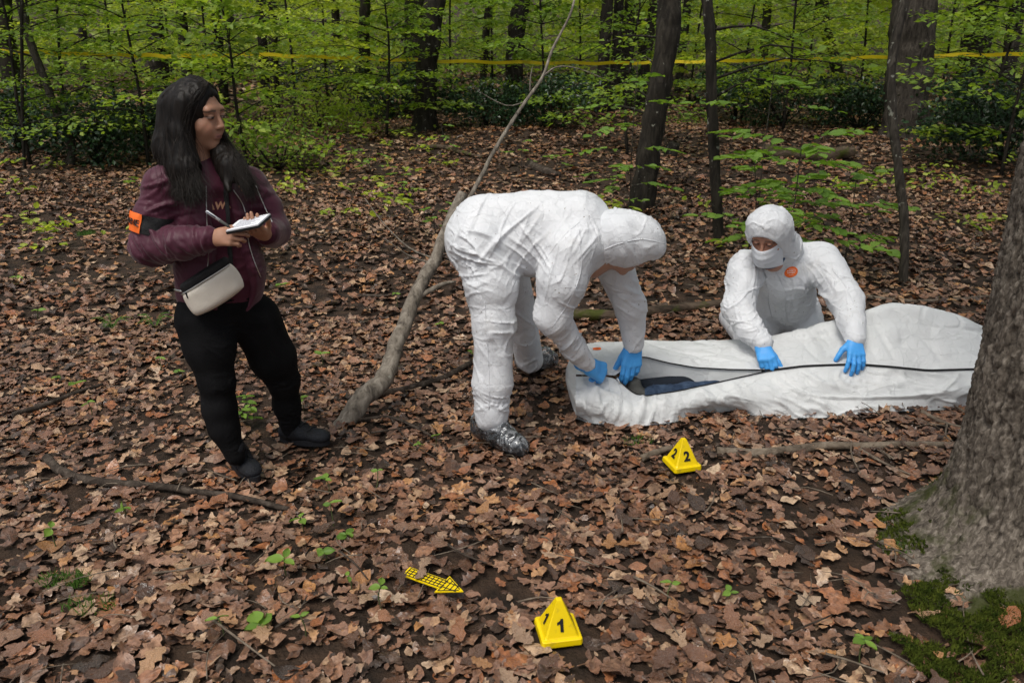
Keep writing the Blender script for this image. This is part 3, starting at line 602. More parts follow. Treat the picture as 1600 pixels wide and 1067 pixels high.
def tree(name, label, pix, rads, mat, seed, Y, cat='tree', group='tree trunks of the wood', high=True, boughs=0, bl=60, bsize=.07, bmat='green', bark_rough=.25, sides=14, flare=.0, bz=(1., 3.2), bL=1.5):
    """trunk along photo points (x, y) at depth Y, going on up to a high crown"""
    r = np.random.default_rng(seed); b = G(*pix[0]) if Y is None else J(*pix[0], Y)
    Yb = b[1]; b[2] = float(gz(b[0], b[1])); pts = [b - A(0, 0, .08)] + [J(x, y, Yb + (i + 1) * .06) for i, (x, y) in enumerate(pix[1:])]
    vis = spline(pts, 44); dirn = nrm(vis[-1] - vis[-4]); ext = []; q = vis[-1].copy(); st_ = np.linalg.norm(vis[-1] - vis[-2])
    while len(ext) < 60 and (q - vis[-1])[2] < (7. if high else 2.2): st_ = min(st_ * 1.25, .6); dirn = nrm(dirn + A(0, 0, .10 * st_)); q = q + dirn * st_; ext.append(q.copy())
    path = np.vstack([vis, ext]); n = len(path); top2 = path[-1]; path[:, :2] += (fbm(path * 1.3, seed, 2)[:, None]) * rads[0] * .35
    h = np.clip((path[:, 2] - b[2]) / 9., 0, 1); rad = rads[0] + (rads[1] - rads[0]) * h; rad = rad * (1 + flare * np.exp(-(path[:, 2] - b[2]) / .28))
    e = empty(name, b, label, cat, group); tv, tf = tube(path, rad, sides=sides, rough=bark_rough, seed=seed, freq=14.); mk('trunk', tv, tidy(tv, tf), M[mat], e)
    if boughs:
        mb = MB(); PP, RR = [], []
        for k in range(boughs):
            z = b[2] + r.uniform(*bz); i = int(np.argmin(np.abs(path[:, 2] - z))); az = r.uniform(0, 6.283); l = bL * r.uniform(.6, 1.2); d = A(math.cos(az), math.sin(az), r.uniform(.0, .35)); st = path[i]
            end = st + nrm(d) * l; end[2] -= .16 * l; mk_tube('branch', spline([st, st + nrm(d) * l * .5 + A(0, 0, .03), end], 5), np.linspace(.014, .003, 5), M[mat], e, sides=4); p, R = spray_leaves(st + nrm(d) * .15 * l, d, l, bl, r); PP.append(p); RR.append(R)
        P = np.concatenate(PP); leaf_mesh('low_foliage', P, np.concatenate(RR), bsize * r.uniform(.7, 1.2, len(P)), FAR_T, M[bmat], e, r)
    if high:  # crown out of view, added to darken the background, leaves thinned for light
        n = 420; c = top2 + A(0, 0, .5); q = r.normal(0, 1, (n, 3)); q = nrm(q) * r.random((n, 1)) ** .4; P = c + q * A(2.6, 2.6, 2.2); nn = nrm(A(0, 0, 1) + r.normal(0, .5, (n, 3))); ax = r.normal(0, 1, (n, 3)); f = nrm(ax - nn * (ax * nn).sum(1, keepdims=True))
        leaf_mesh('crown', P, np.stack([f, np.cross(nn, f), nn], -1), r.uniform(.22, .42, n), FAR_T, M['green'], e, r)
    return e

TG = 'tree trunks of the wood'
tree('dark_tree', 'straight dark trunk with mossy foot, left of the leaning tree and behind the bending worker', [(664, 205), (667, 120), (674, 40), (680, 0)], (.20, .17), 'bark_dark', 1, None, flare=.45, boughs=3, bz=(2.2, 3.2))
tree('leaning_tree', 'dark lichen spotted trunk leaning right behind the bending worker', [(1000, 328), (1012, 250), (1028, 150), (1044, 60), (1046, 0)], (.125, .11), 'bark_dark', 2, None, boughs=7, bl=34, bsize=.085, bz=(.9, 2.3), bL=1.1, flare=.2)
tree('thin_tree', 'slim dark trunk rising behind the left shoulder of the kneeling worker', [(1128, 345), (1118, 280), (1112, 150), (1110, 60), (1104, 0)], (.05, .042), 'bark_dark', 3, 7.3, high=False, boughs=5, bl=34, bsize=.085, bz=(1.0, 2.0), bL=1.1, sides=9)
tree('oak_tree', 'thick grey furrowed oak trunk behind the crooked young tree', [(1412, 217), (1416, 150), (1424, 70), (1430, 0)], (.36, .33), 'bark_oak', 4, None, flare=.35, bark_rough=.3, sides=22)
tree('crooked_tree', 'thin crooked young tree with pale lichen patches in front of the oak', [(1413, 447), (1413, 390), (1411, 330), (1402, 250), (1395, 190), (1392, 120), (1400, 60), (1414, 0)], (.034, .030), 'bark_grey', 5, None, high=False, sides=10)
tree('mossy_tree', 'moss covered trunk leaning left, between the slim trunk and the oak', [(1325, 156), (1305, 100), (1290, 45), (1285, 0)], (.14, .12), 'bark_moss', 6, None, flare=.3)
tree('dark_tree', 'rough trunk with ivy right of the oak, above the dark holly', [(1508, 192), (1520, 120), (1535, 50), (1542, 0)], (.22, .2), 'bark_dark', 7, None, flare=.4)
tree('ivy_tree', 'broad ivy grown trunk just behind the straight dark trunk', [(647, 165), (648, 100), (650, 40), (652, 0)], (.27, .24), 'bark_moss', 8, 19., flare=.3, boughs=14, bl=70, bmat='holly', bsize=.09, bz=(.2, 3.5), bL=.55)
tree('dark_tree', 'dark trunk above the top of the long pale leaning branch', [(800, 150), (806, 70), (815, 0)], (.2, .17), 'bark_dark', 9, 19.)
for k, (x0, x1, lab) in enumerate([(938, 950, 'leftmost stem of the trunk clump behind the leaning tree'), (958, 968, 'second stem of the trunk clump behind the leaning tree'), (975, 985, 'third stem of the trunk clump behind the leaning tree'), (1000, 1022, 'rightmost slanting stem of the trunk clump behind the leaning tree')]):
    tree('clump_tree', lab, [(x0, 140), (x0 + (x1 - x0) * .6, 70), (x1, 0)], (.13 - .02 * (k % 2), .1), 'bark_dark', 20 + k, 18. + .5 * k, group='stems of the trunk clump', high=k == 0, boughs=2, bz=(2, 3.4))
for k, (x0, y0, x1, Y, rr, lab) in enumerate([(568, 120, 571, 20., .13, 'slim trunk crossing the yellow tape above the clearing'), (428, 130, 425, 19., .10, 'slim trunk right of the note taker where the yellow tape reappears'), (412, 130, 408, 21., .12, 'slim trunk nearest the right side of the head of the note taker'), (290, 110, 282, 17., .11, 'slanting trunk above the hair of the note taker'), (242, 60, 238, 18., .19, 'thick dark trunk above and left of the hair of the note taker'), (345, 105, 336, 20., .11, 'thin trunk above the face of the note taker'), (8, 90, 2, 14., .16, 'dark trunk at the far left edge of the wood'), (752, 130, 765, 22., .10, 'thin trunk between the straight dark trunk and the long pale branch'), (1060, 130, 1075, 24., .12, 'thin trunk far behind, right of the leaning tree'), (1190, 130, 1200, 23., .12, 'far trunk in the lit greenery right of the slim trunk'), (1570, 160, 1590, 16., .14, 'shaded trunk at the far right edge above the holly'), (130, 120, 128, 23., .11, 'far thin trunk in the light green leaves at the left')]):
    tree('slim_tree', lab, [(x0, y0), ((x0 + x1) / 2, y0 * .5), (x1, 0)], (rr, rr * .85), 'bark_dark' if k % 3 else 'bark_moss', 40 + k, Y, high=k % 4 == 0, boughs=5, bz=(1.6, 3.8), bL=1.8, bl=70)
# small crooked tree at the left
tree('crooked_tree', 'small crooked grey tree leaning left above the leaves, far left', [(108, 258), (110, 222), (92, 185), (68, 120), (45, 60), (30, 0)], (.055, .035), 'bark_grey', 71, None, high=False, boughs=5, bl=60, bz=(1.0, 2.6), bL=1.2, sides=8)
tree('thin_tree', 'very thin straight stem at the left edge by the dark bush', [(37, 265), (35, 180), (34, 60), (34, 0)], (.022, .018), 'bark_dark', 72, None, high=False, sides=6)

# leafy saplings of the understorey: px, py of the foot, depth, height, colour
UND = [(20, 120, 11., 3.0, 'green', 'leafy sapling at the upper left corner'), (95, 130, 12.5, 3.2, 'green', 'sapling in front of the tape at the far left'), (170, 130, 14., 3.4, 'lit_green', 'light green sapling left of the note taker, behind the tape'), (215, 150, 11.5, 2.7, 'green', 'sapling right behind the hair of the note taker'), (375, 150, 11., 2.5, 'green', 'sapling level with the face of the note taker'), (330, 90, 16., 3.8, 'green', 'tall sapling above the head of the note taker'), (455, 130, 15., 3.6, 'lit_green', 'pale sapling right of the note taker behind the tape'), (510, 140, 18., 4.0, 'lit_green', 'light sapling behind the bright clearing'), (600, 150, 14.5, 2.7, 'green', 'sapling left of the straight dark trunk'), (705, 130, 18., 3.6, 'green', 'sapling right of the straight dark trunk'), (770, 110, 20., 4., 'lit_green', 'sapling behind the holly in the middle'), (850, 120, 16., 3.3, 'green', 'sapling behind the top of the long pale branch'), (905, 110, 20., 4., 'lit_green', 'far sapling left of the trunk clump'), (985, 160, 12.5, 2.6, 'green', 'sapling in front of the trunk clump'), (1080, 110, 21., 4.2, 'lit_green', 'bright sapling between the leaning tree and the slim trunk'), (1165, 120, 17., 3.6, 'lit_green', 'bright sapling right of the slim trunk'), (1235, 100, 15., 3.4, 'green', 'sapling left of the moss covered trunk'), (1350, 100, 19., 4.2, 'lit_green', 'bright sapling between the mossy trunk and the oak'), (1270, 70, 22., 4.4, 'lit_green', 'far bright sapling behind the mossy trunk'), (1475, 110, 17., 3.6, 'green', 'sapling just right of the oak'), (1560, 130, 13., 3.1, 'green', 'dark sapling at the upper right corner'), (1600, 100, 10.5, 3.0, 'green', 'sapling hanging in at the right edge'), (270, 110, 19., 4., 'lit_green', 'far pale sapling above the note taker'), (60, 90, 19., 4., 'lit_green', 'far light sapling at the left edge'), (640, 90, 23., 4.6, 'lit_green', 'far sapling behind the ivy grown trunk'), (1420, 60, 24., 4.6, 'lit_green', 'far bright sapling behind the oak'), (410, 70, 23., 4.6, 'lit_green', 'far sapling behind the slim trunks right of the note taker'), (960, 60, 25., 4.8, 'lit_green', 'far sapling behind the trunk clump'), (560, 60, 26., 4.8, 'lit_green', 'far sapling behind the middle of the tape'), (1120, 60, 27., 5., 'lit_green', 'farthest bright sapling right of the leaning tree')]
for k, (px, py, Y, h, c, lab) in enumerate(UND):
    b = J(px, py, Y); b[2] = float(gz(b[0], b[1])); n = int(15 + h * 3)
    sapling('sapling', lab, b, b + A(.15 * math.sin(k), .1, h), n, int(105 + 20 * (Y > 14)), 1.10 + .055 * Y, (.058 + .0028 * Y) * (.75 + .55 * ((k * 37) % 10) / 10), M[c], 900 + k, group='leafy saplings of the understorey', low=.15, rad=.02 + .0006 * Y)

# dark holly bushes
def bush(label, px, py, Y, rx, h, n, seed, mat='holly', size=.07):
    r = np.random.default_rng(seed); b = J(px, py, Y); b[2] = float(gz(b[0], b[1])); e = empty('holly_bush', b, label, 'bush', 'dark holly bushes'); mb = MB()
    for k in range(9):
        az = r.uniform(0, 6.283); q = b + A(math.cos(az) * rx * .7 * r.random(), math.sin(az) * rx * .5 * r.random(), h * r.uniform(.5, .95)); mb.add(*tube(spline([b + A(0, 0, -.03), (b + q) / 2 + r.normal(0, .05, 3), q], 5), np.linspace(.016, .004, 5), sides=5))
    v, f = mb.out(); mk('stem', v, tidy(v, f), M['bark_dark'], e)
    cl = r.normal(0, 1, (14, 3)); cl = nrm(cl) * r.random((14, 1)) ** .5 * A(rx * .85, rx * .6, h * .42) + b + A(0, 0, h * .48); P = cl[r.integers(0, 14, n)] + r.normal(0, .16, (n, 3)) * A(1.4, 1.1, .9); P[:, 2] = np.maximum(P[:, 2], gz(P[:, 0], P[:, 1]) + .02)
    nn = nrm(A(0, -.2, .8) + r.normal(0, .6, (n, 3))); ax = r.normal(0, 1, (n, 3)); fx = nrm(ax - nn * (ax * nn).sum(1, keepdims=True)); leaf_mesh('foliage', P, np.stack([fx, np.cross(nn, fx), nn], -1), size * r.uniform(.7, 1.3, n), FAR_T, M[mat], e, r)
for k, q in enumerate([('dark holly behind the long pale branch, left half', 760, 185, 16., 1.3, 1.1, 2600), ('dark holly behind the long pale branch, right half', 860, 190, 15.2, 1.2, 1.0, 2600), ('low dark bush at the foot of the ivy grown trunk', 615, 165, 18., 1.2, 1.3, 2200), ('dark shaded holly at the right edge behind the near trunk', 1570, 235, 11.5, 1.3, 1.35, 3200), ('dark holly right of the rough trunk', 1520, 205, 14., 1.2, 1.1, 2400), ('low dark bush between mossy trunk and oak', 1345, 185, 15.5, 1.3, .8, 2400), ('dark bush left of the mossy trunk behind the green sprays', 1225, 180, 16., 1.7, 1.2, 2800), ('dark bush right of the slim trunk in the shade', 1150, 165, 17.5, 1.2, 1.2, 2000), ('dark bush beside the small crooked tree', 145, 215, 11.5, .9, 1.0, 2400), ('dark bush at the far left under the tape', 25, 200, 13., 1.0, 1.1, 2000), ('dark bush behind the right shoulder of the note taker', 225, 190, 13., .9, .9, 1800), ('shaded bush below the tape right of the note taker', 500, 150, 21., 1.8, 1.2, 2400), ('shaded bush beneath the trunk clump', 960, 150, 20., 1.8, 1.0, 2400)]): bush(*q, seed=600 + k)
bush('pale green bush in the bright clearing right of the note taker', 500, 165, 15., 1.1, .7, 1500, 640, 'lit_green', .06)
bush('leafy green bush between the note taker and the clearing', 425, 185, 11., .8, .6, 1000, 641, 'green', .06)

# far wood that closes the view
r = np.random.default_rng(5); n = 130000
ang = r.uniform(-.95, .95, n); dist = r.uniform(27, 56, n); cx, cy = np.sin(ang) * dist, np.cos(ang) * dist; hh = r.random(n) ** .8 * 8.5
den = vnoise(np.stack([cx * .35, cy * .35, hh * .55], -1), 9); m = den > .27 + .10 * (hh > 4.5); cx, cy, hh = cx[m], cy[m], hh[m]; n = len(cx); P = np.stack([cx, cy, gz(cx, cy) + hh], -1)
nn = nrm(A(0, -.3, 1) + r.normal(0, .5, (n, 3))); ax = r.normal(0, 1, (n, 3)); f = nrm(ax - nn * (ax * nn).sum(1, keepdims=True))
v, fc, u = scatter(FAR_T, P, np.stack([f, np.cross(nn, f), nn], -1), r.uniform(.16, .36, n), np.zeros(n, int), np.clip(vnoise(P * .5, 31) * .7 + r.random(n) * .4 - .05, 0, 1))
far = mk('distant_woodland', v, fc, M['far_green'], attr={'leafuv': u}, smooth=False); tag(far, 'far mass of light green spring leaves closing the view', 'woodland', kind='stuff')
ORD = 'first second third fourth fifth sixth seventh eighth ninth'.split()
for k in range(9):
    a = -.72 + 1.44 * (k + r.uniform(.1, .9)) / 9; d = r.uniform(26, 42); x, y = math.sin(a) * d, math.cos(a) * d; z = float(gz(x, y)); t = empty('far_tree', A(x, y, z), ORD[k] + ' from the left of the distant trunks in the far green leaves', 'tree', 'far trunks in the distant wood')
    mk_tube('trunk', spline([A(x, y, z - .1), A(x + r.normal(0, .2), y, z + 4), A(x + r.normal(0, .5), y, z + 9)], 8), np.linspace(.2, .12, 8) * r.uniform(.5, .9), M['bark_dark'], t, sides=8, rough=.2)

# ------------------------------------------------------------------ the near trunk at the right
nt_e = empty('near_tree', A(*TREE_C, float(gz(*TREE_C))), 'large furrowed trunk with mossy foot close at the right edge', 'tree')
ths = np.linspace(0, 2 * np.pi, 400, endpoint=False); zs = np.concatenate([np.arange(-.15, 2.1, .0085), 2.1 + .02 * 1.08 ** np.arange(52) .cumsum() ** .72 * np.arange(52)]); zs = zs[zs < 7.5]
TH, ZZ = np.meshgrid(ths, zs, indexing='xy'); z0 = float(gz(*TREE_C)) - .06; hz = np.maximum(ZZ - z0, 0)
but = sum(a * np.maximum(np.cos((TH - t0) * .5), 0) ** w for t0, a, w in ((math.radians(205), 1.3, 34), (math.radians(258), .9, 26), (math.radians(160), .8, 30), (math.radians(310), .9, 26), (math.radians(20), .8, 20), (math.radians(90), .8, 20)))
RAD = .365 + .06 * np.exp(-hz / .16) + but * .19 * np.exp(-hz / .085) + .03 * fbm(np.stack([np.cos(TH) * 1.5, np.sin(TH) * 1.5, ZZ * .8], -1), 77, 2)
pp = np.stack([np.cos(TH) * .385, np.sin(TH) * .385, ZZ * .24 + .05 * np.sin(TH * 3)], -1); pw = pp + .012 * np.stack([fbm(pp * 12, 61, 2), fbm(pp * 12, 62, 2), fbm(pp * 12, 63, 2)], -1) * 3
pq = np.stack([np.cos(TH) * .385, np.sin(TH) * .385, ZZ * .16], -1); pq = pq + .02 * np.stack([fbm(pp * 9, 61, 2), fbm(pp * 9, 62, 2), 0 * ZZ], -1) * 2
v1 = np.abs(vnoise(pq / .026, 4) - .5); v2 = np.abs(vnoise(pq * A(1, 1, 1.6) / .013, 6) - .5); g1, g2 = worley(pw * A(1, 1, 2.4) / .016, 8)
fade = np.clip(hz / .2, .85, 1); RAD = RAD + fade * (.022 * np.clip(v1 / .13, 0, 1) ** .7 + .008 * np.clip(v2 / .15, 0, 1) - .020 + .009 * np.clip((g2 - g1) * 2.2, 0, 1)) + .006 * fbm(pp * 50, 5, 2)
VX = np.stack([TREE_C[0] + np.cos(TH) * RAD + .03 * ZZ * 0, TREE_C[1] + np.sin(TH) * RAD, ZZ], -1); nth = len(ths)
i = np.arange(len(zs) - 1)[:, None] * nth; j = np.arange(nth)[None]; k = (j + 1) % nth
mk('trunk', VX.reshape(-1, 3), np.stack([i + j, i + k, i + nth + k, i + nth + j], -1).reshape(-1, 4), M['bark_near'], nt_e)
# moss tufts on the foot
r = np.random.default_rng(15); N = vnormals(VX.reshape(-1, 3), np.stack([i + j, i + k, i + nth + k, i + nth + j], -1).reshape(-1, 4)); Q = VX.reshape(-1, 3); q0 = (Q[:, 2] < .36) & (Q[:, 2] > gz(Q[:, 0], Q[:, 1]) - .02)
ms = vnoise(Q * 7, 44) + .5 * vnoise(Q * 22, 45) - .9 * np.maximum(Q[:, 2] - .08, 0) / .3; cand = np.nonzero(q0 & (ms > .90))[0]; pick = cand[r.integers(0, len(cand), 15000)]; P = Q[pick] + r.normal(0, .003, (15000, 3)); nn = nrm(N[pick] + A(0, 0, .4) + r.normal(0, .5, (15000, 3))); s1 = nrm(np.cross(nn, r.normal(0, 1, (15000, 3)))); L = r.uniform(.006, .015, (15000, 1))
mv = np.stack([P + s1 * .0028, P - s1 * .0028, P + nn * L], 1).reshape(-1, 3); mo = mk('moss', mv, np.arange(45000).reshape(-1, 3), M['moss'], nt_e, smooth=False); mo['kind'] = 'stuff'
n = 24000; a = r.uniform(0, 6.283, n); c_ = G(1545, 1000); rr_ = np.sqrt(r.random(n)); P = np.stack([c_[0] + .02 + rr_ * np.cos(a) * .36, c_[1] + rr_ * np.sin(a) * .25, np.zeros(n)], -1); m = (vnoise(P * 9, 12) + .4 * vnoise(P * 30, 13) - .45 * rr_ > .31); P = P[m]; n = len(P); P[:, 2] = gz(P[:, 0], P[:, 1]) + .018 + .02 * vnoise(P * 18, 8)
nn = nrm(A(0, -.2, 1) + r.normal(0, .6, (n, 3))); s1 = nrm(np.cross(nn, r.normal(0, 1, (n, 3)))) * .003; mv = np.stack([P + s1, P - s1, P + nn * r.uniform(.008, .02, (n, 1))], 1).reshape(-1, 3); tag(mk('moss_carpet', mv, np.arange(3 * n).reshape(-1, 3), M['moss'], loc=c_, smooth=False), 'green moss carpet on the mound at the foot of the near trunk', 'moss', kind='stuff')
n = 900; P = np.stack([TREE_C[0] + r.uniform(-3, 3, n), TREE_C[1] + r.uniform(-3, 3, n), r.uniform(7.2, 10.5, n)], -1); nn = nrm(A(0, 0, 1) + r.normal(0, .5, (n, 3))); ax = r.normal(0, 1, (n, 3)); f = nrm(ax - nn * (ax * nn).sum(1, keepdims=True)); leaf_mesh('crown', P, np.stack([f, np.cross(nn, f), nn], -1), r.uniform(.2, .35, n), FAR_T, M['green'], nt_e, r)

# ------------------------------------------------------------------ yellow barrier tape between the trunks
def tape(label, pts):
    P = spline([J(x, y, Y) for x, y, Y in pts], 60); P[:, 2] += .012 * np.sin(np.arange(60) * .9); v = []
    for i, p in enumerate(P):
        tw = .25 * math.sin(i * .35); u = A(0, math.sin(tw), math.cos(tw)) * .030; v += [p - u, p + u]
    v = np.array(v); f = np.array([[2 * i, 2 * i + 2, 2 * i + 3, 2 * i + 1] for i in range(59)]); b = v.mean(0); o = mk('barrier_tape', v, f, M['tape'], loc=b); return tag(o, label, 'tape', 'lengths of yellow barrier tape')
tape('yellow barrier tape stretched behind the note taker, left length', [(-60, 79, 12.6), (60, 83, 12.8), (180, 86, 13.3), (290, 88, 13.8), (400, 86, 14.6)])
tape('yellow barrier tape stretched across the middle of the wood', [(404, 86, 14.6), (520, 90, 15.), (660, 95, 15.6), (800, 98, 16.), (930, 99, 16.4), (1036, 98, 16.8)])
tape('yellow barrier tape right of the leaning tree, running to the oak and beyond', [(1040, 98, 16.8), (1150, 95, 16.4), (1290, 93, 15.8), (1420, 88, 14.9), (1540, 86, 14.6), (1680, 86, 14.4)])

# ------------------------------------------------------------------ dead wood
def stick(name, label, pts, r0, r1, mat, seed, cat='branch', up=.0, twigs=(), sides=9, rough=.3, n=26, group=None):
    P = np.array([p if len(p) == 3 and isinstance(p, np.ndarray) else G(p[0], p[1], up) for p in pts]); path = spline(P, n); path += (np.stack([fbm(path * 7, seed + q, 2) for q in range(3)], -1)) * r0 * .9
    e = empty(name, path[0], label, cat, group); mk_tube('stem', path, np.linspace(r0, r1, n), M[mat], e, sides=sides, rough=rough, seed=seed, freq=12.)
    for t in twigs:
        tp = spline([q if isinstance(q, np.ndarray) else G(q[0], q[1], up) for q in t[0]], 10); mk_tube('twig', tp, np.linspace(t[1], t[1] * .35, 10), M[mat], e, sides=6, rough=.2, seed=seed + 1)
    return e
b0 = G(530, 662)
stick('leaning_branch', 'thick pale barked dead branch rising from the leaves beside the bending worker', [b0 - A(0, 0, .04), J(562, 630, b0[1] + .05), J(600, 590, b0[1] + .18), J(625, 530, b0[1] + .34), J(650, 462, b0[1] + .5), J(680, 405, b0[1] + .66), J(712, 330, b0[1] + .8), J(722, 300, b0[1] + .86)], .052, .026, 'dead_wood', 81, twigs=[([J(652, 465, b0[1] + .5), J(690, 445, b0[1] + .55), J(712, 440, b0[1] + .6)], .018), ([J(680, 405, b0[1] + .66), J(640, 388, b0[1] + .7), J(600, 350, b0[1] + .74), J(570, 310, b0[1] + .8)], .006), ([J(676, 412, b0[1] + .66), J(640, 400, b0[1] + .6), J(600, 372, b0[1] + .55)], .005)], sides=14, n=40, rough=.35)
yb = 4.6
stick('leaning_pole', 'long thin pale leaning branch forking upward behind the bending worker', [J(690, 392, yb - .1), J(738, 302, yb), J(775, 232, yb + .12), J(812, 172, yb + .24), J(848, 120, yb + .34), J(862, 80, yb + .4), J(890, 25, yb + .5), J(905, -30, yb + .6)], .014, .006, 'dead_wood', 82, twigs=[([J(848, 120, yb + .34), J(870, 105, yb + .36), J(905, 108, yb + .4), J(960, 130, yb + .5)], .006), ([J(828, 145, yb + .3), J(829, 120, yb + .3), J(832, 105, yb + .3)], .006), ([J(820, 160, yb + .26), J(790, 165, yb + .2), J(745, 140, yb + .1), J(730, 115, yb)], .004)], sides=10, n=40, rough=.15)
SG = 'dead branches lying in the leaves'
stick('fallen_branch', 'dark wet branch lying in front of the feet of the note taker', [(72, 715), (95, 735), (150, 752), (250, 760), (320, 770), (390, 780), (450, 795)], .022, .010, 'stick', 83, up=.025, group=SG)
stick('fallen_branch', 'mossy ended log lying between the bending and the kneeling worker', [(882, 492), (950, 492), (1040, 484), (1140, 472)], .042, .028, 'log_moss', 84, up=.03, group=SG)
stick('fallen_branch', 'grey branch lying before the white bag, right of marker two', [(1120, 706), (1200, 706), (1290, 698), (1390, 695), (1500, 694)], .024, .015, 'stick_pale', 85, up=.02, twigs=[([(1340, 700), (1385, 725), (1432, 745)], .008)], group=SG)
stick('fallen_branch', 'short barked stick just left of marker two', [(1003, 716), (1030, 706), (1050, 700)], .017, .014, 'stick_pale', 86, up=.02, group=SG)
stick('fallen_branch', 'thin dark stick lying at the left edge, level with the knees of the note taker', [(20, 648), (70, 632), (115, 616), (160, 600)], .014, .009, 'stick', 87, up=.03, group=SG)
stick('fallen_branch', 'dead branch with a fork lying beyond the white bag', [(1340, 462), (1420, 470), (1490, 468), (1556, 462)], .016, .010, 'stick_pale', 88, up=.025, group=SG)
stick('fallen_branch', 'forked twig between the bag and the near trunk', [(1440, 643), (1475, 660), (1525, 672)], .011, .006, 'stick_pale', 89, up=.03, twigs=[([(1480, 662), (1478, 680), (1490, 690)], .005)], group=SG)
stick('root', 'dark root running through the leaves from the leaning branch to the rear foot', [(590, 616), (640, 606), (690, 592), (735, 568)], .022, .016, 'stick', 90, up=.02, cat='root', group=SG)
stick('fallen_branch', 'tangle of thin dark twigs left of the front foot of the bending worker', [(560, 655), (610, 652), (650, 668), (690, 690)], .010, .005, 'stick', 91, up=.03, twigs=[([(610, 652), (640, 690), (690, 720)], .005), ([(580, 676), (630, 668), (660, 660)], .005)], group=SG)
stick('fallen_branch', 'slender dark branch in the leaves behind the note taker', [(560, 462), (610, 462), (650, 452)], .014, .008, 'stick', 92, up=.03, group=SG)
stick('fallen_branch', 'thin pale bent stick rising from the leaves right of the note taker', [G(420, 262), J(432, 235, G(420, 262)[1]), J(440, 205, G(420, 262)[1]), J(458, 172, G(420, 262)[1] + .1)], .016, .007, 'stick_pale', 93, group=SG)
stick('fallen_log', 'rotten mossy log lying behind the kneeling worker', [(1190, 238), (1235, 240), (1290, 243), (1330, 240)], .12, .09, 'log_moss', 94, cat='log', up=.08, sides=14, rough=.5)
stick('fallen_branch', 'mossy stick lying beyond the straight dark trunk', [(658, 232), (690, 230), (720, 238), (752, 246)], .05, .02, 'log_moss', 95, up=.04, group=SG)
stick('fallen_branch', 'dark log half sunk in leaves left of the leaning tree', [(828, 258), (850, 268), (872, 274)], .07, .05, 'stick', 96, up=.03, group=SG)
r = np.random.default_rng(33)
TW = [(530, 860, 575, 905, 'thin pale twig left of the yellow arrow'), (990, 900, 1050, 935, 'thin twig behind marker one'), (1230, 990, 1300, 960, 'thin twig near the mossy foot of the trunk'), (240, 895, 330, 880, 'thin dark twig in the lower left leaves'), (430, 980, 480, 930, 'twig lying through the lower seedlings'), (1330, 690, 1345, 740, 'short twig hanging below the grey branch'), (1160, 840, 1240, 850, 'twig on bare soil before the near trunk'), (330, 965, 430, 1040, 'twig at the bottom edge left of the middle'), (700, 850, 760, 880, 'twig above the yellow arrow'), (60, 760, 110, 745, 'twig beside the thick end of the wet branch'), (1090, 980, 1110, 1010, 'tiny twig right of marker one'), (1290, 1020, 1380, 1050, 'twig at the bottom edge by the moss')]
for k, (a, b, c, d, lab) in enumerate(TW): stick('twig', lab, [(a, b), ((a + c) / 2 + r.normal(0, 6), (b + d) / 2 + r.normal(0, 4)), (c, d)], .0045, .0025, 'stick_pale' if k % 2 else 'stick', 300 + k, 'twig', up=.045, sides=6, rough=.15, n=10, group='thin twigs on the leaves')
# short broken stump behind the slim trunk
stick('stump', 'short broken stump between the leaning tree and the slim trunk', [G(1048, 245) - A(0, 0, .05), J(1050, 235, G(1048, 245)[1]), J(1053, 224, G(1048, 245)[1])], .10, .085, 'bark_dark', 97, cat='stump', rough=.5, n=8)

# ------------------------------------------------------------------ green plants: every leaf a piece of its own
def green_leaf(n, w, seed):
    s = np.linspace(0, 1, n); ww = w * np.sin(np.pi * s ** .85) ** .8; ww[0] = .01; ww[-1] = .006; r = np.random.default_rng(seed); V = []; U = []
    for a, b in zip(s, ww):
        for c in (1, .5, 0, -.5, -1): V.append([a, b * c, .09 * abs(c) - .03 * (abs(c) == .5) - .25 * a * a * r.uniform(.6, 1) + .012 * math.sin(a * 30) * abs(c)]); U.append([a, c, 0])
    F = np.array([[5 * i + j, 5 * i + j + 1, 5 * i + 6 + j, 5 * i + 5 + j] for i in range(n - 1) for j in range(4)]); return mesh_data('leaf', np.array(V), F, M['green_obj'], attr={'leafuv': np.array(U)})
GL = [green_leaf(8, .30, 1), green_leaf(8, .26, 2), green_leaf(8, .38, 3)]
def put_leaf(parent, p, d, nn, size, k):
    d = nrm(d); nn = nrm(nn - d * (nn @ d)); R = Matrix(np.stack([d, np.cross(nn, d), nn], -1).tolist()).to_4x4(); o = bpy.data.objects.new('leaf', GL[k % 3]); COL.objects.link(o); o.parent = parent
    o.matrix_local = Matrix.Translation(Vector(p - base_of(parent))) @ R @ Matrix.Scale(size, 4)
def seedling(label, px, py, n=3, size=.045, h=.06, seed=0, base=None):
    r = np.random.default_rng(seed); b = G(px, py) if base is None else base; e = empty('seedling', b, label, 'seedling', 'green seedlings in the leaf litter'); top = b + A(r.normal(0, .01), r.normal(0, .01), h)
    mk_tube('stem', spline([b - A(0, 0, .02), (b + top) / 2 + A(r.normal(0, .006), 0, 0), top], 6), .0022, M['green_stem'], e, sides=5); az = r.uniform(0, 6.28)
    for i in range(n):
        a = az + i * 6.283 / n + r.uniform(-.4, .4); d = A(math.cos(a), math.sin(a), r.uniform(.0, .35)); put_leaf(e, top - A(0, 0, .004 * i), d, A(0, 0, 1) + r.normal(0, .35, 3), size * r.uniform(.55, .95), i + seed)
M['green_stem'] = pmat('green_stem', (.06, .09, .025), (.09, .10, .04), 20., .6)
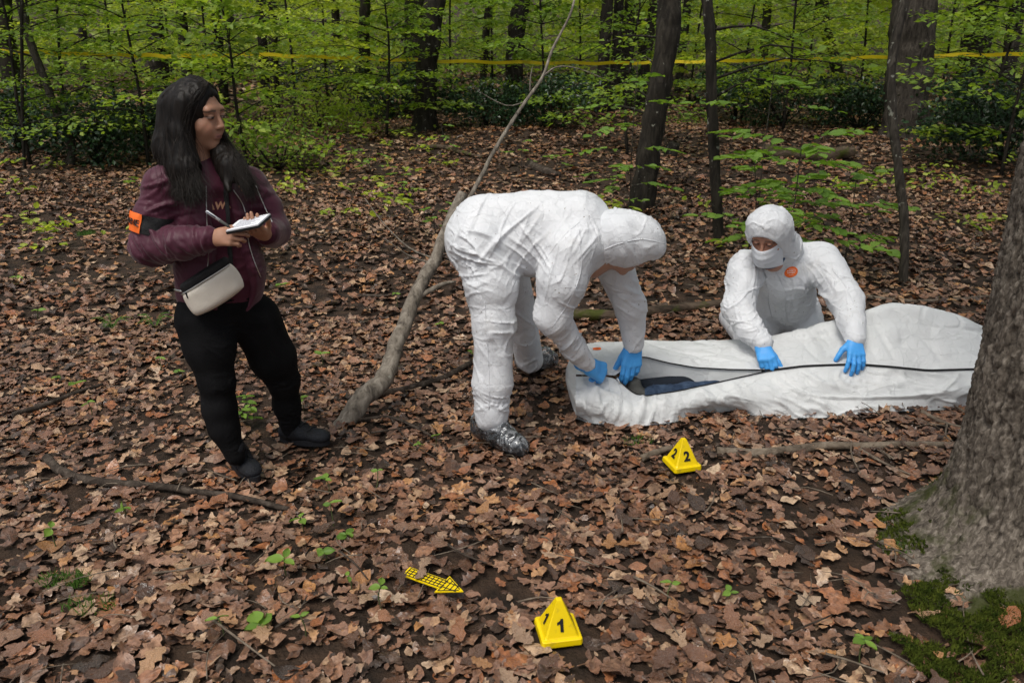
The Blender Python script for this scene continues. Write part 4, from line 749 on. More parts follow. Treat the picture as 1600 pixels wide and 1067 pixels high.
SEED = [(195, 806, 3, .055, 'three leaved seedling near the left end of the wet branch'), (475, 832, 3, .05, 'seedling right below the wet branch, nearest its thin end'), (522, 822, 2, .05, 'seedling with one raised leaf right of the wet branch'), (542, 845, 4, .05, 'spreading seedling left above the yellow arrow'), (514, 770, 3, .05, 'seedling right of the front shoe of the note taker'), (448, 902, 3, .065, 'pale seedling in the lower middle left'), (508, 876, 3, .05, 'seedling between the lower pale seedling and the arrow'), (545, 928, 2, .04, 'tiny seedling below left of the arrow'), (600, 955, 3, .05, 'three leaved seedling just below the arrow'), (408, 996, 4, .075, 'broad leaved seedling at the bottom left of the middle'), (350, 992, 2, .05, 'dark seedling beside the broad leaved one'), (478, 1000, 2, .035, 'tiny seedling right of the broad leaved one'), (1143, 934, 3, .05, 'lone seedling right of marker one'), (1046, 945, 2, .04, 'tiny seedling between marker one and the bare soil'), (1345, 1040, 4, .055, 'seedling at the bottom edge by the mossy trunk foot'), (658, 706, 3, .045, 'upright seedling left of the front foot of the bending worker'), (682, 700, 2, .04, 'small seedling close beside the plastic covered foot'), (90, 862, 2, .05, 'seedling at the left edge below the wet branch'), (85, 600, 3, .06, 'seedling left of the knees of the note taker'), (118, 618, 3, .06, 'seedling above the thin dark stick at the left'), (145, 655, 3, .055, 'seedling below the thin dark stick at the left'), (280, 590, 3, .055, 'seedling just left of the black trouser leg'), (475, 642, 3, .05, 'seedling behind the rear shoe of the note taker'), (255, 585, 2, .05, 'little seedling beside the thigh of the note taker'), (440, 452, 3, .07, 'seedling right of the hip of the note taker'), (505, 570, 3, .06, 'seedling between the note taker and the leaning branch'), (620, 480, 3, .06, 'seedling left of the leaning branch'), (735, 560, 2, .05, 'seedling beside the rear calf of the bending worker'), (690, 520, 3, .06, 'seedling left of the knee of the bending worker'), (1522, 640, 2, .05, 'seedling at the end of the bag by the near trunk'), (25, 440, 3, .08, 'seedling at the left edge, level with the armband'), (60, 500, 3, .07, 'seedling below left of the armband'), (585, 770, 2, .04, 'tiny seedling between the note taker and the plastic covered foot'), (850, 430, 2, .06, 'seedling behind the worker and the mossy log')]
for k, (x, y, n, s, lab) in enumerate(SEED): seedling(lab, x, y, n, s, .04 + .03 * (k % 3), 50 + k)
def leafy_plant(label, px, py, h, nb, nl, size, spread, seed, Y=None, cat='sapling', name='young_sapling', lean=(0, 0)):
    r = np.random.default_rng(seed); b = G(px, py) if Y is None else J(px, py, Y); b[2] = float(gz(b[0], b[1])); e = empty(name, b, label, cat, 'young beech plants with single leaves'); top = b + A(lean[0], lean[1], h)
    path = spline([b - A(0, 0, .03), b + (top - b) * .4 + A(r.normal(0, .03), r.normal(0, .03), 0), top], 10); mk_tube('stem', path, np.linspace(.007, .003, 10), M['bark_grey'], e, sides=6)
    for q in range(nb):
        t = .35 + .65 * (q + .5) / nb; st = path[int(t * 9)]; az = q * 2.4 + r.uniform(-.5, .5); l = spread * r.uniform(.55, 1.1); d = A(math.cos(az), math.sin(az) * .8, r.uniform(-.05, .25)); bp = spline([st, st + d * l * .5 + A(0, 0, .03), st + d * l - A(0, 0, .05 * l)], 8)
        mk_tube('twig', bp, np.linspace(.003, .0012, 8), M['bark_grey'], e, sides=4)
        for i in range(nl):
            u = .3 + .7 * (i + .5) / nl; p = bp[min(int(u * 7 + .5), 7)]; sd = nrm(np.cross(d, A(0, 0, 1))) * (1 if i % 2 else -1); put_leaf(e, p, nrm(d) * (.5 if i < nl - 1 else 1.) + sd * (.9 if i < nl - 1 else 0.) + A(0, 0, r.uniform(-.12, .15)), A(0, 0, 1) + r.normal(0, .22, 3), size * r.uniform(.75, 1.2), i + q)
leafy_plant('bright green sapling with layered leaves just behind the kneeling worker', 1240, 330, 1.16, 18, 9, .115, .56, 1, 5.9)
leafy_plant('green sapling spray right behind the crooked young tree and kneeling worker', 1330, 330, .80, 9, 7, .11, .60, 2, 6.3)
leafy_plant('green sapling spray over the hood of the kneeling worker', 1165, 330, 1.05, 9, 7, .11, .50, 3, 6.3)
leafy_plant('tall sapling with drooping green leaves right of the slim trunk', 1190, 300, 1.62, 12, 8, .11, .62, 4, 6.9)
leafy_plant('sapling leaves in front of the foot of the leaning tree', 985, 330, 1.55, 12, 8, .105, .6, 5, 8.0)
leafy_plant('low green sapling left of the leaning tree', 955, 300, .5, 5, 5, .085, .4, 6, 8.3)
leafy_plant('small green plant in the clearing behind the note taker, upper', 545, 225, .42, 5, 5, .09, .35, 7)
leafy_plant('small green plant in the clearing behind the note taker, middle', 585, 275, .35, 5, 5, .08, .28, 8)
leafy_plant('small green plant in the clearing nearest the leaning branch', 632, 312, .30, 5, 4, .07, .24, 9)
leafy_plant('small green plant at the top of the leaning branch', 685, 372, .34, 6, 4, .065, .2, 10)
leafy_plant('small green plant beyond the back of the bending worker', 870, 268, .30, 4, 4, .09, .3, 11)
leafy_plant('small green plant beside the dark sunk log', 815, 262, .32, 4, 4, .08, .3, 12)
leafy_plant('small green plant left of the long pale branch, far', 690, 240, .45, 4, 4, .09, .35, 13)
leafy_plant('small green plant beyond the armband of the note taker', 205, 300, .15, 4, 4, .07, .2, 14)
leafy_plant('weedy green plant between the legs of the note taker', 395, 662, .13, 7, 3, .05, .07, 15)
leafy_plant('green plant in the leaves level with the tree foot, middle', 600, 215, .35, 4, 4, .09, .35, 16)
leafy_plant('green plant nearest the bent pale stick', 455, 215, .5, 5, 5, .09, .4, 17)
def fern(label, px, py, size, nf, seed):
    r = np.random.default_rng(seed); b = G(px, py, .01); e = empty('fern', b, label, 'fern', 'small ferns')
    for k in range(nf):
        az = k * 2.3 + r.uniform(-.4, .4); d = A(math.cos(az), math.sin(az), 0); path = spline([b, b + d * size * .45 + A(0, 0, size * .6), b + d * size + A(0, 0, size * .55)], 12); mb = MB(); tv, tf = tube(path, .0018, sides=4); mb.add(tv, tf); sd = nrm(np.cross(d, A(0, 0, 1)))
        for i in range(2, 12):
            for s in (-1, 1):
                l = size * .32 * (1 - i / 13.); p = path[i]; q = p + sd * s * l + d * l * .35 - A(0, 0, .1 * l); w = d * size * .035; mb.add([p - w, p + w, q + w * .3, q - w * .3], [[0, 1, 2, 3]])
        v, f = mb.out(); mk('frond', v, tidy(v, f), M['fern'], e)
M['fern'] = pmat('fern_green', (.06, .14, .02), (.10, .20, .03), 30., .6, transl=.35)
fern('small bright fern left of the hip of the note taker', 242, 512, .13, 5, 1); fern('small fern standing left of the cream pouch', 175, 515, .13, 5, 2)
def grass_tuft(label, px, py, n, h, seed, w=.05):
    r = np.random.default_rng(seed); b = G(px, py); a = r.uniform(0, 6.28, n); rad = w * np.sqrt(r.random(n)); x = b[0] + rad * np.cos(a) * 1.8; y = b[1] + rad * np.sin(a); P = np.stack([x, y, gz(x, y) + .02], -1); d = nrm(A(0, 0, 1) + r.normal(0, .55, (n, 3))); s = nrm(np.cross(d, r.normal(0, 1, (n, 3)))) * .0022; L = h * r.uniform(.5, 1.2, (n, 1)); v = np.stack([P - s, P + s, P + d * L], 1).reshape(-1, 3)
    tag(mk('grass_tuft', v, np.arange(3 * n).reshape(-1, 3), M['fern'], loc=b, smooth=False), label, 'grass tuft', 'small grass and moss tufts', 'stuff')
for k, q in enumerate([('feathery moss tuft in the lower left leaves', 105, 915, 300, .035), ('small moss tuft below the feathery one', 140, 955, 160, .035), ('grassy tuft left of the armband', 135, 370, 200, .06), ('dark moss tuft under the end of the bag', 995, 695, 90, .03), ('moss tuft near the root at the right', 1425, 860, 200, .02)]): grass_tuft(*q, seed=k)

# low green undergrowth between the litter and the bushes, and fallen twigs
r = np.random.default_rng(77); PP, RR, SS = [], [], []
for k in range(420):
    y = r.uniform(6.5, 17.); x = r.uniform(-.8, .8) * (y + 1); d = vnoise(A(x * .45, y * .45, 3.), 19) + .25 * (x < -.3 * y + 1.) - .25 * (abs(x - 1.5) < 2.5) + .02 * (y - 9)
    if d < .52: continue
    z = float(gz(x, y)); h = r.uniform(.05, .45); n = int(r.integers(5, 20)); az = r.uniform(0, 6.283); p, R = spray_leaves(A(x, y, z + h), A(math.cos(az), math.sin(az), .1), r.uniform(.2, .6), n, r, .5); PP.append(p); RR.append(R); SS.append(r.uniform(.05, .10, n))
P = np.concatenate(PP); P[:, 2] = np.maximum(P[:, 2], gz(P[:, 0], P[:, 1]) + .03); rnd = r.random(len(P)); v, f, u = scatter(MID_T, P, np.concatenate(RR), np.concatenate(SS), r.integers(0, 3, len(P)), rnd)
tag(mk('undergrowth', v, f, M['lit_green'], attr={'leafuv': u}, smooth=False), 'low green undergrowth scattered over the leaves towards the trees', 'undergrowth', kind='stuff')
mb = MB()
for k in range(520):
    y = 1.2 + 7. * r.random() ** 1.4; x = r.uniform(-.75, .75) * (y + .8)
    if np.hypot(x - TREE_C[0], y - TREE_C[1]) < .5 or any(np.hypot(x - c[0], y - c[1]) < R + .03 for c, R in CLEAR): continue
    a = r.uniform(0, 6.283); L = r.uniform(.05, .22); d = A(math.cos(a), math.sin(a), 0); z = float(gz(x, y)) + r.uniform(.03, .045); q = A(x, y, z); s_ = A(-d[1], d[0], 0) * L * r.normal(0, .12); mb.add(*tube(spline([q, q + d * L * .5 + s_ + A(0, 0, r.uniform(0, .012)), q + d * L], 5), np.linspace(.0026, .0012, 5) * r.uniform(.7, 1.5), sides=4))
v, f = mb.out(); tag(mk('twig_litter', v, tidy(v, f), M['stick_pale']), 'tiny dry twigs strewn through the leaf litter', 'twigs', kind='stuff')
# ------------------------------------------------------------------ helpers for figures
def basis(f, up=(0, 0, 1)):            # rows: right, forward, up
    f = nrm(f); rt = nrm(np.cross(f, np.asarray(up, float))); return np.array([rt, f, np.cross(rt, f)])
def head_prims(O, B, s=1., k=.012, female=True):
    P = lambda x, y, z: O + (B[0] * x + B[1] * y + B[2] * z) * s
    j = .057 if female else .062
    out = [el(P(0, -.015, .03), A(.074, .095, .095) * s, B, k), el(P(0, .022, -.045), A(j, .066, .082) * s, B, .02), rc(P(0, .060, -.103), P(0, .066, -.106), .020 * s, .018 * s, .025),
           rc(P(-.040, .048, -.032), P(-.034, .058, -.040), .026 * s, .022 * s, .03), rc(P(.040, .048, -.032), P(.034, .058, -.040), .026 * s, .022 * s, .03),
           rc(P(-.038, .072, .030), P(.038, .072, .030), .0155 * s, .0155 * s, .02), rc(P(0, .085, .012), P(0, .105, -.028), .0070 * s, .0098 * s, .014),
           rc(P(-.010, .095, -.033), P(.010, .095, -.033), .0080 * s, .0080 * s, .008)]
    for e in (-1, 1): out += [el(P(e * .033, .099, .008), A(.017, .014, .010) * s, B, .014, 'sub'), el(P(e * .032, .0795, .007), A(.0135, .0125, .0095) * s, B, .004)]
    out += [rc(P(-.017, .081, -.063), P(.017, .081, -.063), .006 * s, .006 * s, .008), rc(P(-.006, .084, -.0625), P(.006, .084, -.0625), .006 * s, .006 * s, .008), rc(P(-.013, .082, -.0725), P(.013, .082, -.0725), .0068 * s, .0068 * s, .008),
            rc(P(0, -.02, -.07), P(0, -.045, -.19), .050 * s, .055 * s, .03)]
    return out
def head_tint(V, O, B, s, skin, lip, brow):
    L = (V - O) @ B.T / s; T = np.tile(np.array(skin, float), (len(V), 1)); n = vnoise(V * 90, 3)
    def mixin(w, c): T[:] = T * (1 - w[:, None]) + np.array(c) * w[:, None]
    mixin(np.exp(-((np.abs(L[:, 0]) - .042) / .02) ** 2 - ((L[:, 2] + .035) / .02) ** 2) * (L[:, 1] > .03) * .30, (skin[0] * 1.1, skin[1] * .8, skin[2] * .8))
    w = np.exp(-(L[:, 0] / .020) ** 4 - ((L[:, 2] + .067) / .0095) ** 4) * (L[:, 1] > .078); mixin(w * .85, lip)
    mixin(np.exp(-((L[:, 2] + .0668) / .0022) ** 2 - (L[:, 0] / .02) ** 4) * (L[:, 1] > .078) * .8, tuple(q * .25 for q in lip))
    zb = .030 - .25 * np.maximum(np.abs(L[:, 0]) - .036, 0) + .06 * np.minimum(np.abs(L[:, 0]) - .03, 0); w = np.exp(-((L[:, 2] - zb) / .0042) ** 2) * (np.abs(L[:, 0]) > .013) * (np.abs(L[:, 0]) < .055) * (L[:, 1] > .05); mixin(w * .9, brow)
    zl = .0085 - 6. * (np.abs(L[:, 0]) - .033) ** 2; w = np.exp(-((L[:, 2] - zl) / .0028) ** 2) * (np.abs(np.abs(L[:, 0]) - .033) < .018) * (L[:, 1] > .06); mixin(w * .92, (.012, .008, .007))
    w = ((np.abs(np.abs(L[:, 0]) - .033) / .013) ** 2 + ((L[:, 2] - .0035) / .0048) ** 2 < 1) & (L[:, 1] > .06); mixin(w * .75, (.30, .26, .24)); mixin(((np.abs(np.abs(L[:, 0]) - .034) < .006) & w) * .95, (.012, .008, .006))
    mixin(np.exp(-((np.abs(L[:, 0]) - .009) / .004) ** 2 - ((L[:, 2] + .041) / .0035) ** 2) * (L[:, 1] > .085) * .8, (.03, .012, .01))
    return T
def hand_prims(w, f, n, side, s=1., curl=((.5, .6, .4),) * 4, thumb=(.7, .5, .5), spread=.0, th2=None, fat=0.):
    """wrist, direction to the knuckles, palm normal, side +1 right / -1 left hand"""
    f = nrm(f); n = nrm(n - f * (n @ f)); t = np.cross(f, n) * side; out = []; offs = (.031, .0105, -.0105, -.030); lens = ((.040, .026, .021), (.045, .029, .022), (.041, .027, .021), (.032, .021, .019))
    for i in range(4):
        b = w + (f * (.088 - .006 * abs(i - 1)) + t * offs[i]) * s; out.append(rc(w + t * offs[i] * .55 * s + f * .005 * s, b, (.0155 + fat) * s, (.0115 + fat) * s, .012)); a = 0.; p = b; az = spread * (offs[i] / .03)
        for q in range(3):
            a += curl[i][q]; d = (f * math.cos(a) + n * math.sin(a)) * math.cos(az) + t * math.sin(az); e = p + d * lens[i][q] * s; r0 = (.0095 - .0008 * q + fat) * s; out.append(rc(p, e, r0, r0 - .0007 * s, .0035)); p = e
    b = w + (f * .022 + t * .022 + n * .004) * s; d = nrm(f * thumb[0] + t * thumb[1] + n * thumb[2]); m = b + d * .046 * s; d2 = nrm(th2) if th2 is not None else nrm(d * .8 + f * .5 + n * .3); e1 = m + d2 * .032 * s; e2 = e1 + nrm(d2 + n * .15) * .026 * s
    out += [rc(b, m, (.0165 + fat) * s, (.0120 + fat) * s, .012), rc(m, e1, (.0115 + fat) * s, (.0100 + fat) * s, .004), rc(e1, e2, (.0100 + fat) * s, (.0085 + fat) * s, .004)]
    out.append(rc(w - f * .05 * s, w + f * .02 * s, (.026 + fat) * s, (.027 + fat) * s, .015, flat=n, s=.75)); return out
def text_mesh(txt, size=1., bold=0., shear=0.):
    cu = bpy.data.curves.new('text', 'FONT'); cu.body = txt; cu.size = size; cu.align_x = 'CENTER'; cu.align_y = 'CENTER'; cu.offset = bold; cu.shear = shear; cu.resolution_u = 3
    o = bpy.data.objects.new('text', cu); COL.objects.link(o); dg = bpy.context.evaluated_depsgraph_get(); dg.update(); me = o.evaluated_get(dg).to_mesh(); me.calc_loop_triangles()
    v = np.array([q.co for q in me.vertices], float).reshape(-1, 3); f = [tuple(t.vertices) for t in me.loop_triangles]; o.evaluated_get(dg).to_mesh_clear(); bpy.data.objects.remove(o); bpy.data.curves.remove(cu); return v, f
def bvh(V, Q): return BVHTree.FromPolygons([tuple(q) for q in V], [tuple(int(i) for i in q) for q in Q])
def onto(tree_, O, r, u, n, xy, lift=.0018, far=.3):
    out = []
    for x, y in xy:
        p = O + r * x + u * y; h = tree_.ray_cast(Vector(p + n * far), Vector(-n), far * 3)[0]; out.append((np.array(h) if h is not None else p) + n * lift)
    return np.array(out)
def refine(v, f, n=1):                 # split triangles so that print can follow a curved surface
    v = list(map(tuple, v))
    for _ in range(n):
        c = {}; g = []
        def mid(a, b):
            k = (min(a, b), max(a, b))
            if k not in c: v.append(tuple((np.array(v[a]) + np.array(v[b])) / 2)); c[k] = len(v) - 1
            return c[k]
        for a, b, d in f: x, y, z = mid(a, b), mid(b, d), mid(d, a); g += [(a, x, z), (x, b, y), (z, y, d), (x, y, z)]
        f = g
    return np.array(v), f
def onto_curve(tree_, pts, n, n_pts=40, lift=.002):
    P = spline(pts, n_pts); out = []
    for p in P:
        h = tree_.ray_cast(Vector(p + n * .35), Vector(-n), 1.)[0]
        if h is not None: out.append(np.array(h) + n * lift)
    return relaxline(np.array(out if len(out) > 3 else P))
def relaxline(P, n=3):
    for _ in range(n): P[1:-1] = .5 * P[1:-1] + .25 * (P[:-2] + P[2:])
    return P
def cloth(name, prims, mat, parent, res=.006, strokes=(), dr=None, seed=0, sm=2, crease=(), iters=60, beta=.12, cell=.05):
    V, Q = keep_main(*blob(prims, res, 0., sm)); N = vnormals(V, Q)
    if strokes: V = folds(V, N, strokes)
    for c in crease: V = ridges(V, N, *c)
    if dr: V = drape(V, Q, bone_axis(V, prims), dr[0], dr[1], dr[2], dr[3], iters, beta, seed, None, None, .003, cell)
    return mk(name, V, Q, mat, parent), V, Q
def seam(parent, tree_, pts, n, r=.0018, mat='suit', name='seam'):
    P = onto_curve(tree_, pts, n, 40, .0004); return mk_tube(name, P, r, M[mat], parent, sides=5)
def body(prims, base, tint, label, fine=None, res=.014):
    V, Q = keep_main(*blob(prims, res, 0., 1, fine)); T = tint(V); return tag(mk('person', V, Q, M['skin'], loc=base, attr={'tint': T}), label, 'person')
def pillow(c, U, V_, N, t, nu=24, nv=18, pu=5., pv=5., round_=.0, sag=0.):
    us = np.linspace(-1, 1, nu); vs_ = np.linspace(-1, 1, nv); UU, VV = np.meshgrid(us, vs_, indexing='ij'); th = t * ((1 - np.abs(UU) ** pu) * (1 - np.abs(VV) ** pv)) ** .6
    sq = 1 - round_ * (UU ** 2) * (VV ** 2); P = c + U * (UU * sq)[..., None] + V_ * (VV * sq)[..., None] + 0; P = P + nrm(V_) * (sag * (UU ** 2 - .5))[..., None]; fr = (P + N * th[..., None]).reshape(-1, 3); bk = (P - N * th[..., None] * .6).reshape(-1, 3); i = np.arange(nu - 1)[:, None] * nv; j = np.arange(nv - 1)[None]
    q = np.stack([i + j, i + nv + j, i + nv + j + 1, i + j + 1], -1).reshape(-1, 4); return np.vstack([fr, bk]), np.vstack([q, q[:, ::-1] + nu * nv])
BOX = lambda c, r, fr: (np.asarray(c) - r, np.asarray(c) + r, fr)
def shoe(parent, name, heel, toe, w, h, ank, mat, sole_mat=None, res=.005, lift=0., ankle_r=.045):
    heel, toe = np.array(heel, float), np.array(toe, float); d = nrm(toe - heel); L = np.linalg.norm(toe - heel); sd = nrm(np.cross(d, A(0, 0, 1))); up = np.cross(sd, d); P = lambda t, z: heel + d * L * t + up * z
    pr = [rc(P(.14, .045), P(.42, .045), w * .85, w * .92, .02, flat=up, s=.95), rc(P(.42, .042), P(.84, .034), w * .95, w * .80, .02, flat=up, s=.68), rc(P(.78, .032), P(.88, .030), w * .86, w * .72, .02, flat=up, s=.66), rc(P(.22, .05), np.array(ank), w * .86, ankle_r, .03), rc(P(.35, .06), P(.62, .05), w * .62, w * .5, .02)]
    V, Q = blob(pr, res, 0, 2); N = vnormals(V, Q); V[:, 2] = np.maximum(V[:, 2], (heel + toe)[2] / 2 - .002 + (V - heel) @ d * (toe - heel)[2] / L * 0); o = mk(name, V, Q, mat, parent)
    if sole_mat:
        n = 28; a = np.linspace(0, 2 * np.pi, n, endpoint=False); ww = w * (.90 + .10 * np.cos(a * 1.)) * (1 - .0 * np.cos(a)); x = np.cos(a) * L * .53 + L * .5; y = np.sin(a) * w * 1.02 * (.9 + .14 * np.cos(a)); lo = np.array([heel + d * p + sd * q + up * (-.004) for p, q in zip(x, y)]); hi = lo + up * .026; v = np.vstack([lo, hi]); f = [(i, (i + 1) % n, n + (i + 1) % n, n + i) for i in range(n)] + [tuple(range(n))[::-1], tuple(range(n, 2 * n))]
        mk('sole', v, f, sole_mat, o, smooth=False); tr_ = bvh(V, Q)
        for q in range(5):
            cc = P(.34 + .085 * q, .0); pts = []
            for t_ in np.linspace(-1, 1, 9):
                h_ = tr_.ray_cast(Vector(cc + sd * t_ * w * .62 + d * .008 * t_ * (1 if q % 2 else -1) + up * .3), Vector(-up), .4)[0]
                if h_ is not None: pts.append(np.array(h_) + up * .002)
            if len(pts) > 4: mk_tube('lace', pts, .0032, sole_mat, o, sides=5)
    return o, pr

# ------------------------------------------------------------------ the worker bending over the bag
def bending_worker():
    base = G(790, 650); hp = J(752, 372, 3.62); mid = J(835, 368, 3.58); ch = J(905, 378, 3.54); nk = J(948, 372, 3.50); hd = J(985, 380, 3.47)
    hr, kr, ar = J(757, 388, 3.50), J(771, 505, 3.40), J(768, 652, 3.34); hl, kl, al = J(775, 390, 3.76), J(812, 490, 3.97), J(828, 566, 4.10)
    sr, er, wr = J(893, 392, 3.41), J(862, 492, 3.38), J(922, 574, 3.55); sl, el_, wl = J(955, 405, 3.66), J(985, 478, 3.68), J(990, 540, 3.71)
    skin = (.40, .23, .16); HB = basis(A(.62, -.12, -.62), A(.7, 0, .7)); hc = hd + A(0, 0, -.005)
    pr = chain([hp, mid, ch, nk], [.13, .13, .13, .07], .05) + chain([hr, kr, ar], [.09, .06, .045], .04) + chain([hl, kl, al], [.09, .06, .045], .04) + chain([ch, sr, er, wr], [.08, .055, .045, .03], .03) + chain([ch, sl, el_, wl], [.08, .055, .045, .03], .03) + head_prims(hc, HB, 1., female=False) + [rc(nk, hc, .055, .06, .03)]
    p = body(pr, base, lambda V: np.tile(skin, (len(V), 1)), 'person in white hooded coverall bending far over the left end of the bag', [BOX(hc, .15, .006)])
    # coverall with hood
    lowr, lowl = J(768, 650, 3.34), J(828, 562, 4.10)
    B = [rc(hp, mid, .165, .172, .06), rc(mid, ch, .172, .168, .06), rc(ch, nk, .155, .100, .05), el(J(752, 384, 3.62), A(.14, .19, .165), None, .06), rc(J(756, 348, 3.6), J(905, 343, 3.55), .125, .130, .05),
         rc(hr, J(768, 445, 3.45), .138, .116, .05), rc(J(768, 445, 3.45), kr, .116, .092, .04), rc(kr, J(770, 600, 3.36), .090, .088, .04), rc(J(770, 600, 3.36), lowr, .088, .078, .03), rc(hl, kl, .135, .090, .04), rc(kl, lowl, .086, .074, .03),
         rc(sr, J(878, 440, 3.38), .115, .104, .05), rc(J(878, 440, 3.38), er, .104, .080, .04), rc(er, J(897, 543, 3.48), .078, .060, .035), rc(J(897, 543, 3.48), J(916, 568, 3.54), .060, .044, .02),
         rc(sl, el_, .095, .074, .04), rc(el_, J(990, 536, 3.705), .074, .054, .03)]
    st = [(J(735, 395, 3.4), A(.25, 0, 1), .030, (.22, .3, .16), .011, 1), (J(765, 440, 3.35), A(-.35, 0, 1), .038, (.2, .3, .16), .010, 2), (J(770, 510, 3.32), A(.15, 0, 1), .034, (.16, .3, .10), .010, 3), (J(770, 560, 3.3), A(.9, 0, .35), .05, (.14, .3, .16), .008, 4), (J(768, 628, 3.3), A(.3, 0, 1), .030, (.16, .3, .07), .011, 5),
          (J(785, 350, 3.4), A(.85, 0, -.5), .050, (.20, .3, .22), .013, 6), (J(830, 400, 3.36), A(.7, 0, .75), .046, (.16, .3, .18), .012, 7), (J(905, 400, 3.33), A(.8, 0, -.6), .042, (.14, .3, .14), .010, 8), (J(925, 385, 3.35), A(.95, 0, .3), .028, (.08, .3, .12), .010, 9), (J(858, 480, 3.3), A(.45, 0, 1), .028, (.14, .3, .09), .011, 10), (J(885, 530, 3.4), A(.75, 0, -.7), .030, (.14, .3, .11), .010, 11), (J(985, 470, 3.6), A(.3, 0, 1), .032, (.12, .3, .10), .009, 12), (J(990, 520, 3.65), A(1, 0, .3), .030, (.10, .3, .08), .007, 13), (J(880, 430, 3.28), A(1, 0, -.25), .05, (.14, .3, .12), .009, 14), (J(870, 310, 3.5), A(1, 0, .1), .09, (.3, .3, .1), .006, 15)]
    _, V, Q = cloth('coverall', B, M['suit'], p, .0055, st, None, 3, crease=((.17, .006, 3, .045), (.09, .003, 8, .05)))
    ts = bvh(V, Q); nb = nrm(A(0, -.92, .38))
    for pts in ([J(905, 348, 3.4), J(880, 372, 3.4), J(850, 410, 3.35), J(836, 445, 3.35)], [J(836, 400, 3.4), J(812, 370, 3.4), J(790, 335, 3.45), J(775, 312, 3.5)], [J(905, 372, 3.3), J(908, 420, 3.3), J(890, 470, 3.3), J(862, 512, 3.3)], [J(757, 470, 3.3), J(762, 540, 3.3), J(765, 600, 3.28), J(764, 640, 3.28)]): seam(p, ts, pts, nb)
    up = nrm(A(.7, 0, .72)); H = [el(hc + HB[2] * .010 - HB[1] * .012, A(.104, .130, .125), HB, .04), el(hc + HB[2] * .07 + HB[1] * .03, A(.092, .105, .075), HB, .04), rc(hc - HB[1] * .08 - HB[2] * .02, nk, .115, .122, .05), el(hc + HB[1] * .155 - HB[2] * .075, A(.075, .09, .10), HB, .03, 'sub')]
    _, V2, Q2 = cloth('hood', H, M['suit'], p, .006, [(hc, A(.9, 0, .4), .05, .14, .006, 31), (nk, A(1, 0, 0), .026, .11, .008, 32)], None, 5, crease=((.12, .013, 5, .045, (1, 1, .6)), (.08, .007, 9, .045)))
    t2 = bvh(V2, Q2); n = A(0, -1, 0.15)
    hs_ = onto_curve(t2, [J(942, 388, 3.45), J(965, 378, 3.45), J(1000, 372, 3.45), J(1036, 380, 3.45)], nrm(n), 30, .0005); mk_tube('seam', hs_, .0022, M['suit'], p, sides=5)
    # gloves
    tgt = J(964, 591, 3.64); f = nrm(tgt - wr); g = hand_prims(wr - f * .01, f, nrm(A(.15, .75, -.55)), 1, 1.22, ((.75, 1.1, .7), (.7, 1.1, .7), (.75, 1.1, .8), (.85, 1.1, .8)), (.75, .3, .55), fat=.002)
    V, Q = blob(g, .0034, 0, 1); mk('glove', V, Q, M['glove'], p)
    f = nrm(J(984, 596, 3.66) - wl); g = hand_prims(wl - f * .004, f, nrm(A(-.1, .9, .0)), -1, 1.22, ((.18, .35, .3), (.2, .4, .35), (.3, .45, .4), (.4, .5, .4)), (.8, .35, .45), fat=.002)
    V, Q = blob(g, .0034, 0, 1); mk('glove', V, Q, M['glove'], p)
    # shoes inside clear plastic covers
    for heel, toe, ank, top in ((G(752, 684), G(813, 716), ar + A(0, 0, -.01), lowr + A(0, 0, .02)), (G(818, 582), G(862, 576), al, lowl + A(0, 0, .01))):
        heel = heel + A(0, 0, .025); toe = toe + A(0, 0, .022); s, pp = shoe(p, 'shoe', heel, toe, .044, .1, ank + A(0, 0, -.02), M['shoe_dark'], M['sole']); d = nrm(toe - heel)
        cv = [rc(heel + d * .01 + A(0, 0, .048), heel + d * .12 + A(0, 0, .05), .060, .060, .03), rc(heel + d * .12 + A(0, 0, .045), toe - d * .01 + A(0, 0, .035), .060, .050, .03), rc(heel + d * .035 + A(0, 0, .06), top, .062, .066, .04)]
        V, Q = blob(cv, .005, 0, 2); N = vnormals(V, Q); V = folds(V, N, [(heel + d * .08 + A(0, -.05, .07), A(.6, 0, -.8), .018, (.12, .2, .10), .009, 51), (heel + A(0, -.05, .10), A(.15, 0, 1), .016, (.12, .2, .06), .008, 52)]); V = ridges(V, vnormals(V, Q), .045, .007, 55); V[:, 2] = np.maximum(V[:, 2], min(heel[2], toe[2]) - .02); mk('shoe_cover', V, Q, M['clear'], p)
bending_worker()

